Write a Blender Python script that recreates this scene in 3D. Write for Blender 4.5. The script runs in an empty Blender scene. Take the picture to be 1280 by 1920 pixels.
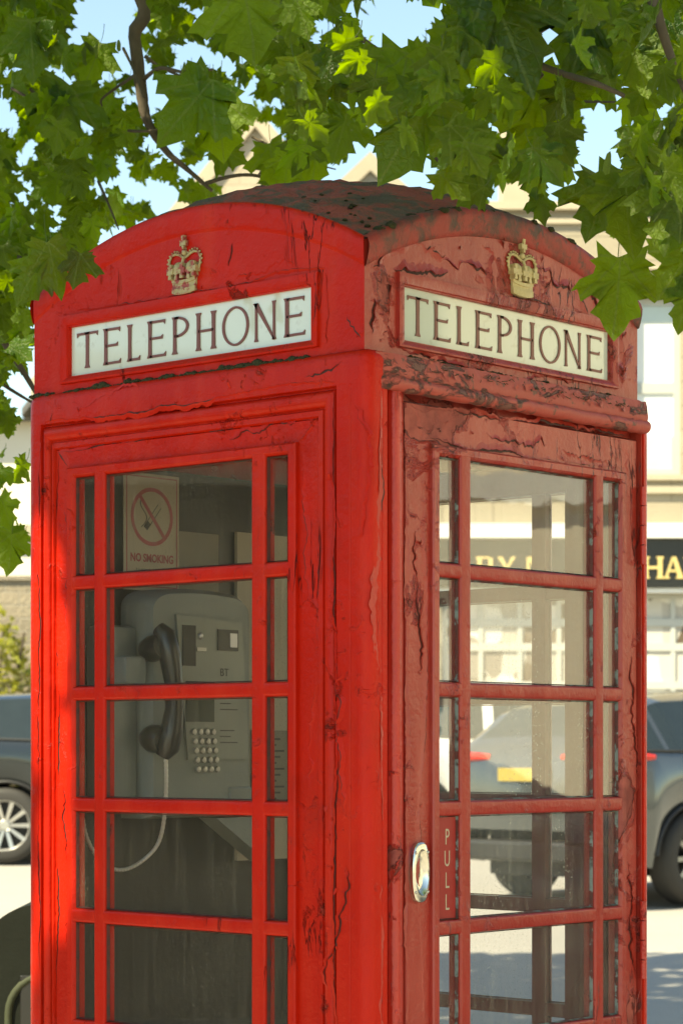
import bpy, bmesh, math, random
import numpy as np
from mathutils import Vector, Matrix
R_ = math.radians
scene = bpy.context.scene
COL = scene.collection

# ------------------------------------------------------------------ camera, sky, sun, exposure
EYE = 1.42
YAW = R_(41.3926)
CAM = Vector((3.094, -3.521, EYE))
RV = Vector((math.cos(YAW), math.sin(YAW), 0))        # to the right of the viewer
FV = Vector((-math.sin(YAW), math.cos(YAW), 0))       # away from the viewer
FPX = 4520.0
cam_d = bpy.data.cameras.new('camera')
cam = bpy.data.objects.new('camera', cam_d); COL.objects.link(cam)
cam.location = CAM
cam.rotation_euler = (R_(90), 0, YAW)
cam_d.sensor_fit = 'VERTICAL'; cam_d.sensor_height = 36.0; cam_d.sensor_width = 24.0
cam_d.lens = FPX / 1920 * 36.0
cam_d.shift_y = (1405.4 - 960) / 1920
cam_d.clip_start = 0.05; cam_d.clip_end = 600
cam_d.dof.use_dof = True; cam_d.dof.focus_distance = 4.2; cam_d.dof.aperture_fstop = 11.0
scene.camera = cam

SUN_H = RV * -0.77 + FV * -0.64; SUN_H.normalize()
SUN_EL = R_(50)
TO_SUN = Vector((SUN_H.x * math.cos(SUN_EL), SUN_H.y * math.cos(SUN_EL), math.sin(SUN_EL)))
world = bpy.data.worlds.new('World'); scene.world = world; world.use_nodes = True
wn = world.node_tree.nodes; wn.clear()
sky = wn.new('ShaderNodeTexSky'); sky.sky_type = 'NISHITA'; sky.sun_disc = False
sky.sun_elevation = SUN_EL; sky.sun_rotation = math.atan2(TO_SUN.x, TO_SUN.y)
sky.air_density = 1.0; sky.dust_density = 0.25; sky.ozone_density = 2.0
bg = wn.new('ShaderNodeBackground'); bg.inputs['Strength'].default_value = 0.090
wo = wn.new('ShaderNodeOutputWorld')
world.node_tree.links.new(sky.outputs[0], bg.inputs[0]); world.node_tree.links.new(bg.outputs[0], wo.inputs[0])
sun_d = bpy.data.lights.new('sun', 'SUN'); sun_d.energy = 3.9; sun_d.angle = R_(0.5); sun_d.color = (1.0, 0.93, 0.80)
sun = bpy.data.objects.new('sun', sun_d); COL.objects.link(sun)
sun.rotation_euler = TO_SUN.to_track_quat('Z', 'Y').to_euler()
scene.view_settings.view_transform = 'Standard'
scene.view_settings.look = 'None'
scene.view_settings.exposure = 1.78
scene.view_settings.use_white_balance = True
scene.view_settings.white_balance_temperature = 8100
scene.view_settings.white_balance_tint = 0
scene.view_settings.gamma = 1.0
scene.cycles.max_bounces = 8; scene.cycles.diffuse_bounces = 4; scene.cycles.glossy_bounces = 4
scene.cycles.transparent_max_bounces = 24; scene.cycles.caustics_reflective = False; scene.cycles.caustics_refractive = False
scene.cycles.use_denoising = True
scene.cycles.sample_clamp_indirect = 6.0

# ------------------------------------------------------------------ helpers
def P(r, s, z=0.0):
    """a point r metres right of the viewer's axis, s metres ahead, at height z"""
    v = CAM + RV * r + FV * s
    return Vector((v.x, v.y, z))
def gz(s): return 0.024 * (s - 4.4)                  # the street climbs gently away from the kiosk
def rs(v):
    d = Vector((v.x - CAM.x, v.y - CAM.y, 0)); return d.dot(RV), d.dot(FV)

def tag(o, label=None, cat=None, group=None, kind=None):
    if label: o['label'] = label
    if cat: o['category'] = cat
    if group: o['group'] = group
    if kind: o['kind'] = kind
    return o
def empty(name, loc=(0, 0, 0), rz=0.0):
    o = bpy.data.objects.new(name, None); COL.objects.link(o)
    o.location = loc; o.rotation_euler = (0, 0, rz); o.empty_display_size = 0.1
    return o
def link_mesh(name, me, mats, parent=None):
    o = bpy.data.objects.new(name, me); COL.objects.link(o)
    if not isinstance(mats, (list, tuple)): mats = [mats]
    for m in mats: me.materials.append(m)
    if parent: o.parent = parent
    return o
class MB:
    """collects shapes into one mesh"""
    def __init__(s): s.v = []; s.f = []
    def add(s, vs, fs):
        b = len(s.v); s.v += [tuple(v) for v in vs]; s.f += [tuple(b + i for i in f) for f in fs]; return s
    def box(s, x0, x1, y0, y1, z0, z1, bev=0.0):
        if bev <= 0:
            vs = [(x, y, z) for z in (z0, z1) for y in (y0, y1) for x in (x0, x1)]
            return s.add(vs, [(0, 2, 3, 1), (4, 5, 7, 6), (0, 1, 5, 4), (2, 6, 7, 3), (0, 4, 6, 2), (1, 3, 7, 5)])
        bm = bmesh.new(); bmesh.ops.create_cube(bm, size=1)
        for v in bm.verts: v.co = Vector(((x0 + x1) / 2 + v.co.x * (x1 - x0), (y0 + y1) / 2 + v.co.y * (y1 - y0), (z0 + z1) / 2 + v.co.z * (z1 - z0)))
        bmesh.ops.bevel(bm, geom=bm.edges[:], offset=bev, segments=2, affect='EDGES', profile=0.5)
        bm.verts.index_update(); s.add([v.co for v in bm.verts], [[v.index for v in f.verts] for f in bm.faces]); bm.free(); return s
    def obox(s, o, ax, ay, az):
        o = Vector(o); ax = Vector(ax); ay = Vector(ay); az = Vector(az)
        vs = [o + ax * i + ay * j + az * k for k in (0, 1) for j in (0, 1) for i in (0, 1)]
        return s.add(vs, [(0, 2, 3, 1), (4, 5, 7, 6), (0, 1, 5, 4), (2, 6, 7, 3), (0, 4, 6, 2), (1, 3, 7, 5)])
    def prism(s, pts, ext):
        """flat polygon pts (3-D) pushed along ext"""
        n = len(pts); ext = Vector(ext); vs = [Vector(p) for p in pts] + [Vector(p) + ext for p in pts]
        return s.add(vs, [tuple(range(n))[::-1], tuple(range(n, 2 * n))] + [(i, (i + 1) % n, n + (i + 1) % n, n + i) for i in range(n)])
    def tube(s, pts, rad, n=8, cap=True):
        pts = [Vector(p) for p in pts]; m = len(pts)
        if not isinstance(rad, (list, tuple)): rad = [rad] * m
        b = []; prev = None; vs = []
        for i, p in enumerate(pts):
            t = (pts[min(i + 1, m - 1)] - pts[max(i - 1, 0)]).normalized()
            if prev is None:
                a = t.cross(Vector((0, 0, 1)));
                if a.length < 1e-3: a = t.cross(Vector((0, 1, 0)))
            else: a = prev - t * prev.dot(t)
            a.normalize(); prev = a; c = t.cross(a)
            vs += [p + (a * math.cos(2 * math.pi * k / n) + c * math.sin(2 * math.pi * k / n)) * rad[i] for k in range(n)]
        fs = [(i * n + k, i * n + (k + 1) % n, (i + 1) * n + (k + 1) % n, (i + 1) * n + k) for i in range(m - 1) for k in range(n)]
        if cap: fs += [tuple(range(n))[::-1], tuple(range((m - 1) * n, m * n))]
        return s.add(vs, fs)
    def lathe(s, prof, n=24, M=None, closed=False):
        """prof: (radius, height) pairs about z; M: matrix"""
        M = M or Matrix.Identity(4); m = len(prof)
        vs = [M @ Vector((r * math.cos(2 * math.pi * k / n), r * math.sin(2 * math.pi * k / n), h)) for r, h in prof for k in range(n)]
        rng = m if closed else m - 1
        fs = [(i * n + k, i * n + (k + 1) % n, ((i + 1) % m) * n + (k + 1) % n, ((i + 1) % m) * n + k) for i in range(rng) for k in range(n)]
        return s.add(vs, fs)
    def ball(s, c, rx, ry, rz, nu=10, nv=6, M=None, jit=0.0, rng=random):
        c = Vector(c); M = M or Matrix.Identity(3); vs = []
        for i in range(nv + 1):
            th = math.pi * i / nv
            for k in range(nu):
                ph = 2 * math.pi * k / nu; j = 1 + rng.uniform(-jit, jit)
                vs.append(c + M @ Vector((rx * math.sin(th) * math.cos(ph), ry * math.sin(th) * math.sin(ph), rz * math.cos(th))) * j)
        return s.add(vs, [(i * nu + k, i * nu + (k + 1) % nu, (i + 1) * nu + (k + 1) % nu, (i + 1) * nu + k) for i in range(nv) for k in range(nu)])
    def build(s, name, mat, parent=None, smooth=None, fixn=True, merge=False):
        me = bpy.data.meshes.new(name); me.from_pydata([tuple(v) for v in s.v], [], s.f)
        if fixn or merge:
            bm = bmesh.new(); bm.from_mesh(me)
            if merge: bmesh.ops.remove_doubles(bm, verts=bm.verts, dist=1e-5)
            if fixn: bmesh.ops.recalc_face_normals(bm, faces=bm.faces)
            bm.to_mesh(me); bm.free()
        o = link_mesh(name, me, mat, parent)
        if smooth is not None:
            me.polygons.foreach_set('use_smooth', [True] * len(me.polygons))
            if smooth < 180:
                bm = bmesh.new(); bm.from_mesh(me); lim = R_(smooth)
                for e in bm.edges:
                    e.smooth = not (len(e.link_faces) == 2 and e.calc_face_angle(0) > lim)
                bm.to_mesh(me); bm.free()
        return o

# ------------------------------------------------------------------ materials
class NT:
    def __init__(s, name):
        s.m = bpy.data.materials.new(name); s.m.use_nodes = True; s.t = s.m.node_tree; s.n = s.t.nodes
        s.b = s.n['Principled BSDF']; s.out = s.n['Material Output']
    def L(s, a, b): s.t.links.new(a, b)
    def set(s, node, key, v):
        i = node.inputs[key]
        if hasattr(v, 'node') or isinstance(v, bpy.types.NodeSocket): s.L(v, i)
        else: i.default_value = v
    def co(s, kind='Object', scale=None, loc=None):
        o = s.n.new('ShaderNodeTexCoord').outputs[kind]
        if scale is None and loc is None: return o
        mp = s.n.new('ShaderNodeMapping'); s.L(o, mp.inputs[0])
        if scale is not None: mp.inputs['Scale'].default_value = scale
        if loc is not None: mp.inputs['Location'].default_value = loc
        return mp.outputs[0]
    def noise(s, co, scale, detail=4, rough=0.55, dist=0.0, col=False):
        n = s.n.new('ShaderNodeTexNoise'); s.L(co, n.inputs['Vector']); n.inputs['Scale'].default_value = scale
        n.inputs['Detail'].default_value = detail; n.inputs['Roughness'].default_value = rough; n.inputs['Distortion'].default_value = dist
        return n.outputs['Color' if col else 'Fac']
    def vor(s, co, scale, feature='F1', out='Distance', rnd=1.0):
        n = s.n.new('ShaderNodeTexVoronoi'); n.feature = feature; s.L(co, n.inputs['Vector']); n.inputs['Scale'].default_value = scale
        n.inputs['Randomness'].default_value = rnd
        return n.outputs[out]
    def ramp(s, fac, stops, interp='LINEAR'):
        n = s.n.new('ShaderNodeValToRGB'); s.L(fac, n.inputs[0]); e = n.color_ramp; e.interpolation = interp
        while len(e.elements) < len(stops): e.elements.new(0.5)
        for el, (p, c) in zip(e.elements, stops):
            el.position = p; el.color = (c, c, c, 1) if isinstance(c, (int, float)) else (*c, 1)
        return n.outputs[0]
    def math(s, op, a, b=None, clamp=False):
        n = s.n.new('ShaderNodeMath'); n.operation = op; n.use_clamp = clamp; s.set(n, 0, a)
        if b is not None: s.set(n, 1, b)
        return n.outputs[0]
    def mix(s, f, a, b, mode='MIX'):
        n = s.n.new('ShaderNodeMix'); n.data_type = 'RGBA'; n.blend_type = mode; s.set(n, 0, f)
        for k, v in ((6, a), (7, b)):
            if isinstance(v, tuple): n.inputs[k].default_value = (*v, 1) if len(v) == 3 else v
            else: s.L(v, n.inputs[k])
        return n.outputs[2]
    def bump(s, h, strength=1.0, dist=0.001, normal=None):
        n = s.n.new('ShaderNodeBump'); s.L(h, n.inputs['Height']); n.inputs['Strength'].default_value = strength; n.inputs['Distance'].default_value = dist
        if normal is not None: s.L(normal, n.inputs['Normal'])
        return n.outputs[0]
    def sep(s, co):
        n = s.n.new('ShaderNodeSeparateXYZ'); s.L(co, n.inputs[0]); return n.outputs
    def fin(s, col=None, rough=None, normal=None, metal=None, spec=None, coat=None, coatr=None):
        if col is not None: s.set(s.b, 'Base Color', (*col, 1) if isinstance(col, tuple) and len(col) == 3 else col)
        if rough is not None: s.set(s.b, 'Roughness', rough)
        if normal is not None: s.L(normal, s.b.inputs['Normal'])
        if metal is not None: s.set(s.b, 'Metallic', metal)
        if spec is not None: s.set(s.b, 'Specular IOR Level', spec)
        if coat is not None: s.set(s.b, 'Coat Weight', coat); s.set(s.b, 'Coat Roughness', coatr or 0.1)
        return s.m

def plain(name, col, rough=0.5, metal=0.0, var=0.12, scale=6.0, bump=0.0, bscale=60.0, spec=0.5):
    n = NT(name); co = n.co()
    f = n.noise(co, scale, 5, 0.6)
    c = n.mix(f, tuple(x * (1 - var) for x in col), tuple(min(1, x * (1 + var)) for x in col))
    nm = n.bump(n.noise(co, bscale, 4), 1.0, bump) if bump > 0 else None
    return n.fin(c, rough, nm, metal, spec)

def red_paint(name, base, thr=0.64, spec=0.5, psc=8.5, crack=0.5, seed=(0, 0, 0), rough=0.34, under=((0.12, 0.026, 0.020), (0.21, 0.085, 0.068)), chips=0.5, chalk=None):
    """old cracked gloss paint: layers break away to older coats with raised edges, fine upright cracks and orange peel"""
    n = NT(name); co = n.co('Object', loc=seed)
    na = n.noise(co, psc, 8, 0.60, 0.5)
    big = n.noise(co, 2.3, 3, 0.5)
    field = n.math('ADD', na, n.math('MULTIPLY', n.math('SUBTRACT', big, 0.5), 0.35))
    gone = n.ramp(field, [(thr, 0.0), (thr + 0.012, 1.0)])
    lip = n.ramp(field, [(thr - 0.035, 0.0), (thr - 0.002, 1.0), (thr + 0.004, 0.0)])
    edge = n.ramp(field, [(thr - 0.003, 0.0), (thr + 0.004, 1.0), (thr + 0.016, 0.0)])
    # second, smaller set of chips
    nb = n.noise(co, 34.0, 5, 0.6, 0.9)
    gate = n.ramp(n.noise(co, 4.0, 3), [(0.50, 0.0), (0.62, 1.0)])
    cthr = 0.69 - 0.05 * chips
    chip = n.math('MULTIPLY', n.ramp(nb, [(cthr, 0.0), (cthr + 0.02, 1.0)]), gate)
    chiplip = n.math('MULTIPLY', n.ramp(nb, [(cthr - 0.09, 0.0), (cthr - 0.005, 1.0), (cthr + 0.01, 0.0)]), gate)
    # upright cracks
    cs = n.co('Object', scale=(9, 9, 1.5), loc=(seed[0] + 3.1, seed[1] + 1.7, seed[2]))
    cn = n.noise(cs, 1.3, 6, 0.62, 0.5)
    cgate = n.ramp(n.noise(co, 3.1, 2), [(0.66 - 0.1 * crack, 0.0), (0.72 - 0.1 * crack, 1.0)])
    ck = n.math('MULTIPLY', n.ramp(cn, [(0.492, 0.0), (0.499, 1.0), (0.501, 1.0), (0.508, 0.0)]), cgate)
    # colours
    v1 = n.noise(co, 5.0, 4); v2 = n.noise(n.co('Object', scale=(9, 9, 0.9), loc=seed), 2.0, 5, 0.6)
    dk = tuple(c * 0.74 for c in base); lt = tuple(min(1, c * 1.12 + 0.004) for c in base)
    top = n.mix(v1, dk, lt)
    ch = chalk or tuple(min(1, c * 1.05 + 0.035) for c in base)
    top = n.mix(n.ramp(v2, [(0.46, 0.0), (0.70, 0.8)]), top, ch)
    und = n.mix(n.ramp(n.noise(co, 21, 4), [(0.4, 0.0), (0.6, 1.0)]), under[0], under[1])
    c = n.mix(n.math('MAXIMUM', gone, chip), top, und)
    c = n.mix(n.math('MULTIPLY', edge, 0.55), c, (0.030, 0.008, 0.006))
    c = n.mix(n.math('MULTIPLY', ck, 0.9), c, (0.012, 0.004, 0.003))
    speck = n.ramp(n.vor(co, 210.0), [(0.04, 1.0), (0.10, 0.0)])
    c = n.mix(n.math('MULTIPLY', n.math('MULTIPLY', speck, n.ramp(n.noise(co, 13, 2), [(0.5, 0.0), (0.6, 1.0)])), 0.45), c, (0.45, 0.30, 0.24))
    grime = n.ramp(n.noise(co, 3.7, 6, 0.7), [(0.55, 0.0), (0.8, 0.35)])
    c = n.mix(grime, c, (0.055, 0.016, 0.011))
    # relief
    h = n.math('ADD', n.math('MULTIPLY', gone, -1.0), n.math('MULTIPLY', lip, 1.3))
    h = n.math('ADD', h, n.math('ADD', n.math('MULTIPLY', chip, -0.8), n.math('MULTIPLY', chiplip, 0.6)))
    h = n.math('ADD', h, n.math('MULTIPLY', ck, -1.6))
    peel = n.math('ADD', n.math('MULTIPLY', n.noise(co, 120, 3), 0.30), n.math('MULTIPLY', n.noise(co, 26, 4), 0.9))
    h = n.math('ADD', h, peel)
    nm = n.bump(h, 1.0, 0.0030)
    ro = n.math('ADD', n.math('MULTIPLY', n.math('MAXIMUM', gone, chip), 0.28), n.math('ADD', n.math('MULTIPLY', n.noise(co, 30, 3), 0.16), rough - 0.08))
    return n.fin(c, ro, nm, 0.0, spec)

M = {}
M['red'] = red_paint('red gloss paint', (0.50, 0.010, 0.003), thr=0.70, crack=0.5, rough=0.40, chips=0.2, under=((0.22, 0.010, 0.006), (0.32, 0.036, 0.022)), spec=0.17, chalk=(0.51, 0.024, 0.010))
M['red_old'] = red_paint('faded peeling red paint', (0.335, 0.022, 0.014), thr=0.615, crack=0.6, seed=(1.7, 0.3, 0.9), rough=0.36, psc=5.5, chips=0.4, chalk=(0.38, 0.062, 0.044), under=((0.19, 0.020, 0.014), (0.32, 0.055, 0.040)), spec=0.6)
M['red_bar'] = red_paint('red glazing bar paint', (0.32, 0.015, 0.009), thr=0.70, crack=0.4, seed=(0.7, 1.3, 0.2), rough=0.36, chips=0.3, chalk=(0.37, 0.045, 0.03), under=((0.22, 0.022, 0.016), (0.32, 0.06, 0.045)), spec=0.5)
M['red_mid'] = red_paint('weathered red paint', (0.46, 0.018, 0.009), thr=0.68, crack=0.7, seed=(0.4, 2.3, 0.1), rough=0.36, chips=0.5, under=((0.18, 0.016, 0.011), (0.30, 0.05, 0.038)), spec=0.5)
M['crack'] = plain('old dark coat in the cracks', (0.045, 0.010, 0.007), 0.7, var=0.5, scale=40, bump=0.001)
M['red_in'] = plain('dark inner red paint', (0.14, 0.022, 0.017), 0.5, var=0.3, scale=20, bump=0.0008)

def putty_mat(name, t, c_old):
    n = NT(name); co = n.co()
    a = n.noise(co, 24, 6, 0.65)
    c = n.mix(n.ramp(a, [(t, 0.0), (t + 0.03, 1.0)]), (0.10, 0.018, 0.013), c_old)
    c = n.mix(n.ramp(n.noise(co, 60, 4), [(0.45, 0.0), (0.65, 0.8)]), c, (0.035, 0.022, 0.016))
    return n.fin(c, 0.6, n.bump(n.noise(co, 90, 4), 1.0, 0.002))
M['putty_side'] = putty_mat('dark perished putty', 0.60, (0.05, 0.022, 0.014))
M['putty_door'] = putty_mat('putty with blue-grey coat', 0.50, (0.17, 0.20, 0.19))
def roof_mat():
    n = NT('lichened roof paint'); co = n.co()
    a = n.noise(n.co('Object', scale=(1, 1, 2.5)), 9, 8, 0.68, 0.5); b = n.noise(co, 38, 6, 0.65)
    c = n.mix(n.ramp(a, [(0.44, 0.0), (0.54, 1.0)]), (0.11, 0.080, 0.058), (0.36, 0.075, 0.056))
    c = n.mix(n.ramp(b, [(0.52, 0.0), (0.62, 0.8)]), c, (0.11, 0.092, 0.066))
    c = n.mix(n.ramp(n.noise(co, 15, 5, 0.7), [(0.62, 0.0), (0.70, 0.8)]), c, (0.27, 0.25, 0.20))
    h = n.math('ADD', n.math('MULTIPLY', a, 2.0), b)
    return n.fin(c, 0.8, n.bump(h, 1.0, 0.012))
M['roof'] = roof_mat()
def rim_mat():
    n = NT('rim paint with lichen'); co = n.co()
    a = n.noise(co, 16, 7, 0.65, 0.5)
    c = n.mix(n.ramp(a, [(0.40, 0.0), (0.56, 1.0)]), (0.085, 0.036, 0.026), (0.30, 0.035, 0.026))
    c = n.mix(n.ramp(n.noise(co, 60, 5), [(0.56, 0.0), (0.66, 0.7)]), c, (0.05, 0.042, 0.03))
    return n.fin(c, 0.6, n.bump(n.math('ADD', a, n.math('MULTIPLY', n.noise(co, 70, 4), 0.5)), 1.0, 0.004))
M['rim'] = rim_mat()
def hood_mat():
    n = NT('hood paint flaking to dirt'); co = n.co()
    a = n.noise(n.co('Object', scale=(1, 0.8, 1.6)), 17, 8, 0.66, 0.6)
    c = n.mix(n.ramp(a, [(0.41, 0.0), (0.46, 1.0)]), (0.15, 0.055, 0.042), (0.36, 0.060, 0.046))
    c = n.mix(n.ramp(n.noise(co, 47, 5), [(0.60, 0.0), (0.66, 0.8)]), c, (0.075, 0.045, 0.030))
    h = n.math('ADD', n.ramp(a, [(0.40, 0.0), (0.435, 1.3), (0.46, 0.9)]), n.math('MULTIPLY', n.noise(co, 70, 4), 0.4))
    return n.fin(c, 0.55, n.bump(h, 1.0, 0.003))
M['hood'] = hood_mat()

def glass_mat(name, dust, dustcol, refl=1.6, wob_s=0.12, spots=0.35):
    n = NT(name); co = n.co(); n.n.remove(n.b)
    tr = n.n.new('ShaderNodeBsdfTransparent'); tr.inputs[0].default_value = (1, 1, 1, 1)
    gl = n.n.new('ShaderNodeBsdfGlossy'); gl.inputs['Roughness'].default_value = 0.0
    wob = n.bump(n.noise(co, 7, 2), wob_s, 0.003); n.L(wob, gl.inputs['Normal'])
    lw = n.n.new('ShaderNodeLayerWeight'); lw.inputs[0].default_value = 0.5
    k = n.math('MULTIPLY', n.math('ADD', n.math('MULTIPLY', n.math('POWER', lw.outputs['Facing'], 5.0), 0.96), 0.04), refl, True)
    mx = n.n.new('ShaderNodeMixShader'); n.L(k, mx.inputs[0]); n.L(tr.outputs[0], mx.inputs[1]); n.L(gl.outputs[0], mx.inputs[2])
    df = n.n.new('ShaderNodeBsdfDiffuse'); df.inputs[0].default_value = (*dustcol, 1)
    a = n.ramp(n.noise(co, 6, 5, 0.65), [(0.3, 0.35), (0.75, 1.0)])
    sp = n.ramp(n.vor(co, 115.0), [(0.13, 1.0), (0.22, 0.0)])
    sg = n.ramp(n.noise(n.co('Object', scale=(1, 1, 0.35)), 5, 5), [(0.46, 0.0), (0.62, 1.0)])
    st = n.ramp(n.noise(n.co('Object', scale=(60, 60, 2.5)), 1.5, 4), [(0.50, 0.0), (0.75, 1.6)])
    d = n.math('ADD', n.math('MULTIPLY', a, dust), n.math('MULTIPLY', n.math('MULTIPLY', sp, sg), spots))
    d = n.math('ADD', d, n.math('MULTIPLY', st, dust * 0.7), True)
    m2 = n.n.new('ShaderNodeMixShader'); n.L(d, m2.inputs[0]); n.L(mx.outputs[0], m2.inputs[1]); n.L(df.outputs[0], m2.inputs[2])
    n.L(m2.outputs[0], n.out.inputs[0]); return n.m
M['glass_side'] = glass_mat('dusty window glass', 0.036, (0.52, 0.46, 0.34), refl=0.85, wob_s=0.02, spots=0.15)
M['glass_door'] = glass_mat('rain-spotted door glass', 0.05, (0.72, 0.69, 0.58), refl=1.9)
M['glass_far'] = glass_mat('far window glass', 0.02, (0.6, 0.58, 0.5), refl=0.8)
M['glass_car'] = plain('dark car glass', (0.020, 0.028, 0.030), 0.04, var=0.2)
M['glass_bld'] = plain('window glass', (0.10, 0.13, 0.14), 0.05, var=0.2)
M['tinted'] = plain('tinted pane', (0.44, 0.52, 0.50), 0.25, var=0.08)
M['blind'] = plain('white blind', (0.72, 0.74, 0.72), 0.6, var=0.05, scale=2)

def opal_mat(name):
    n = NT(name); co = n.co()
    c = n.mix(n.noise(co, 3, 3), (0.54, 0.59, 0.53), (0.61, 0.65, 0.58))
    c = n.mix(n.ramp(n.noise(co, 45, 5), [(0.60, 0.0), (0.75, 0.6)]), c, (0.40, 0.40, 0.33))
    return n.fin(c, 0.05, None, 0.0, 0.9)
M['opal'] = opal_mat('opal glass')
M['letter'] = plain('brown-red lettering', (0.17, 0.055, 0.045), 0.4, var=0.1)
def crown_mat(name, fleck, g=1.0):
    n = NT(name); co = n.co()
    a = n.noise(co, 55, 5, 0.6)
    gold = n.mix(n.noise(co, 120, 3), (0.30 * g, 0.23 * g, 0.10 * g), (0.46 * g, 0.39 * g, 0.22 * g))
    c = n.mix(n.ramp(a, [(fleck, 0.0), (fleck + 0.06, 1.0)]), gold, (0.30, 0.055, 0.045))
    return n.fin(c, 0.55, n.bump(n.noise(co, 180, 4), 0.8, 0.001))
M['crown_l'] = crown_mat('worn gilt with red', 0.50)
M['crown_r'] = crown_mat('pale gilt', 0.66, 1.35)
def moss_mat():
    n = NT('moss'); co = n.co()
    c = n.mix(n.noise(co, 160, 4), (0.010, 0.011, 0.004), (0.055, 0.058, 0.016))
    return n.fin(c, 0.95, n.bump(n.noise(co, 260, 4), 1.0, 0.006))
M['moss'] = moss_mat()
M['steel'] = plain('polished steel', (0.62, 0.60, 0.54), 0.16, 1.0, var=0.1, scale=40)
M['steel_dull'] = plain('dull steel', (0.45, 0.45, 0.42), 0.35, 1.0, var=0.15, scale=30)
M['phone_body'] = plain('grey payphone casing', (0.165, 0.185, 0.165), 0.45, 0.0, var=0.10, scale=12, bump=0.0004, bscale=200)
M['phone_face'] = plain('payphone face metal', (0.20, 0.215, 0.19), 0.38, 0.35, var=0.10, scale=10)
M['black_plastic'] = plain('black plastic', (0.014, 0.014, 0.013), 0.28, var=0.2)
M['back_board'] = plain('black backboard', (0.013, 0.012, 0.009), 0.45, var=0.5, scale=9, bump=0.0006)
M['grey_board'] = plain('grey-brown board', (0.17, 0.155, 0.115), 0.6, var=0.2, scale=5)
M['cream_card'] = plain('cream card', (0.34, 0.30, 0.22), 0.6, var=0.06)
M['sign_red'] = plain('printed red', (0.30, 0.07, 0.075), 0.6)
M['print_black'] = plain('printed black', (0.04, 0.04, 0.035), 0.6)
M['pull_plate'] = plain('red plate', (0.30, 0.022, 0.020), 0.35, var=0.15, scale=14)
M['pull_letter'] = plain('pale letters', (0.42, 0.36, 0.26), 0.5)
M['concrete'] = plain('concrete', (0.20, 0.19, 0.17), 0.9, var=0.25, scale=8, bump=0.002)

def stone_mat(name, c1, c2, mortar, scale=1.0, rowh=0.30, rough=True, bump=0.01):
    n = NT(name); co = n.co()
    mp = n.n.new('ShaderNodeMapping'); n.L(co, mp.inputs[0]); mp.inputs['Rotation'].default_value = (R_(90), 0, 0)
    b = n.n.new('ShaderNodeTexBrick'); n.L(mp.outputs[0], b.inputs['Vector'])
    b.inputs['Color1'].default_value = (*c1, 1); b.inputs['Color2'].default_value = (*c2, 1); b.inputs['Mortar'].default_value = (*mortar, 1)
    b.inputs['Scale'].default_value = scale; b.inputs['Row Height'].default_value = rowh; b.inputs['Brick Width'].default_value = rowh * 2.1; b.inputs['Mortar Size'].default_value = 0.012
    b.inputs['Mortar Smooth'].default_value = 0.4
    c = n.mix(n.ramp(n.noise(co, 2.2, 6, 0.65), [(0.3, 0.0), (0.8, 0.5)]), b.outputs[0], tuple(x * 0.72 for x in c1))
    h = n.math('ADD', n.math('MULTIPLY', b.outputs['Fac'], -1.0), n.noise(co, 20, 4))
    return n.fin(c, 0.9, n.bump(h, 0.7, bump))
M['ashlar'] = stone_mat('pale ashlar', (0.36, 0.31, 0.225), (0.31, 0.265, 0.19), (0.25, 0.215, 0.155))
M['ashlar_trim'] = plain('stone trim', (0.40, 0.345, 0.25), 0.85, var=0.12, scale=3, bump=0.003)
M['rubble'] = stone_mat('rubble stone', (0.30, 0.25, 0.18), (0.20, 0.17, 0.125), (0.27, 0.24, 0.19), rowh=0.16, bump=0.03)
M['gable_stone'] = stone_mat('gable stone', (0.44, 0.375, 0.28), (0.39, 0.33, 0.24), (0.34, 0.295, 0.22), rowh=0.25)
M['slate'] = plain('roof slate', (0.11, 0.11, 0.11), 0.7, var=0.3, scale=4)
M['white_render'] = plain('white render', (0.66, 0.61, 0.50), 0.85, var=0.08, scale=2)
M['pale_render'] = plain('cream render', (0.80, 0.72, 0.56), 0.8, var=0.08, scale=1.5)
M['white_paint'] = plain('white paint', (0.74, 0.73, 0.68), 0.45, var=0.05)
M['grey_frame'] = plain('grey window frame', (0.42, 0.43, 0.40), 0.4, var=0.06)
M['sign_black'] = plain('black fascia', (0.010, 0.010, 0.008), 0.3, var=0.2)
M['gold'] = plain('gold lettering', (0.66, 0.50, 0.20), 0.4, 0.2, var=0.1)
def shop_in():
    n = NT('shop interior goods'); co = n.co()
    c = n.mix(n.ramp(n.vor(n.co('Object', scale=(4, 4, 2.2)), 1.0, out='Color'), [(0.2, 0.0), (0.7, 1.0)]), (0.10, 0.07, 0.045), (0.62, 0.60, 0.54))
    return n.fin(c, 0.7)
M['shop_in'] = shop_in()

def ground_mat(name, c1, c2, bump=0.004):
    n = NT(name); co = n.co()
    c = n.mix(n.noise(co, 0.6, 6, 0.65), c1, c2)
    c = n.mix(n.ramp(n.noise(co, 90, 3), [(0.45, 0.0), (0.7, 0.4)]), c, tuple(x * 0.6 for x in c1))
    return n.fin(c, 0.88, n.bump(n.noise(co, 70, 4), 0.6, bump))
M['asphalt'] = ground_mat('worn pale asphalt', (0.27, 0.258, 0.235), (0.36, 0.343, 0.31))
M['paving'] = stone_mat('paving slabs', (0.42, 0.39, 0.33), (0.37, 0.345, 0.295), (0.22, 0.20, 0.175), rowh=0.45)
M['kerb'] = plain('kerb stone', (0.33, 0.31, 0.27), 0.85, var=0.15)
M['earth'] = ground_mat('far ground', (0.20, 0.19, 0.15), (0.26, 0.24, 0.19))

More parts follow.
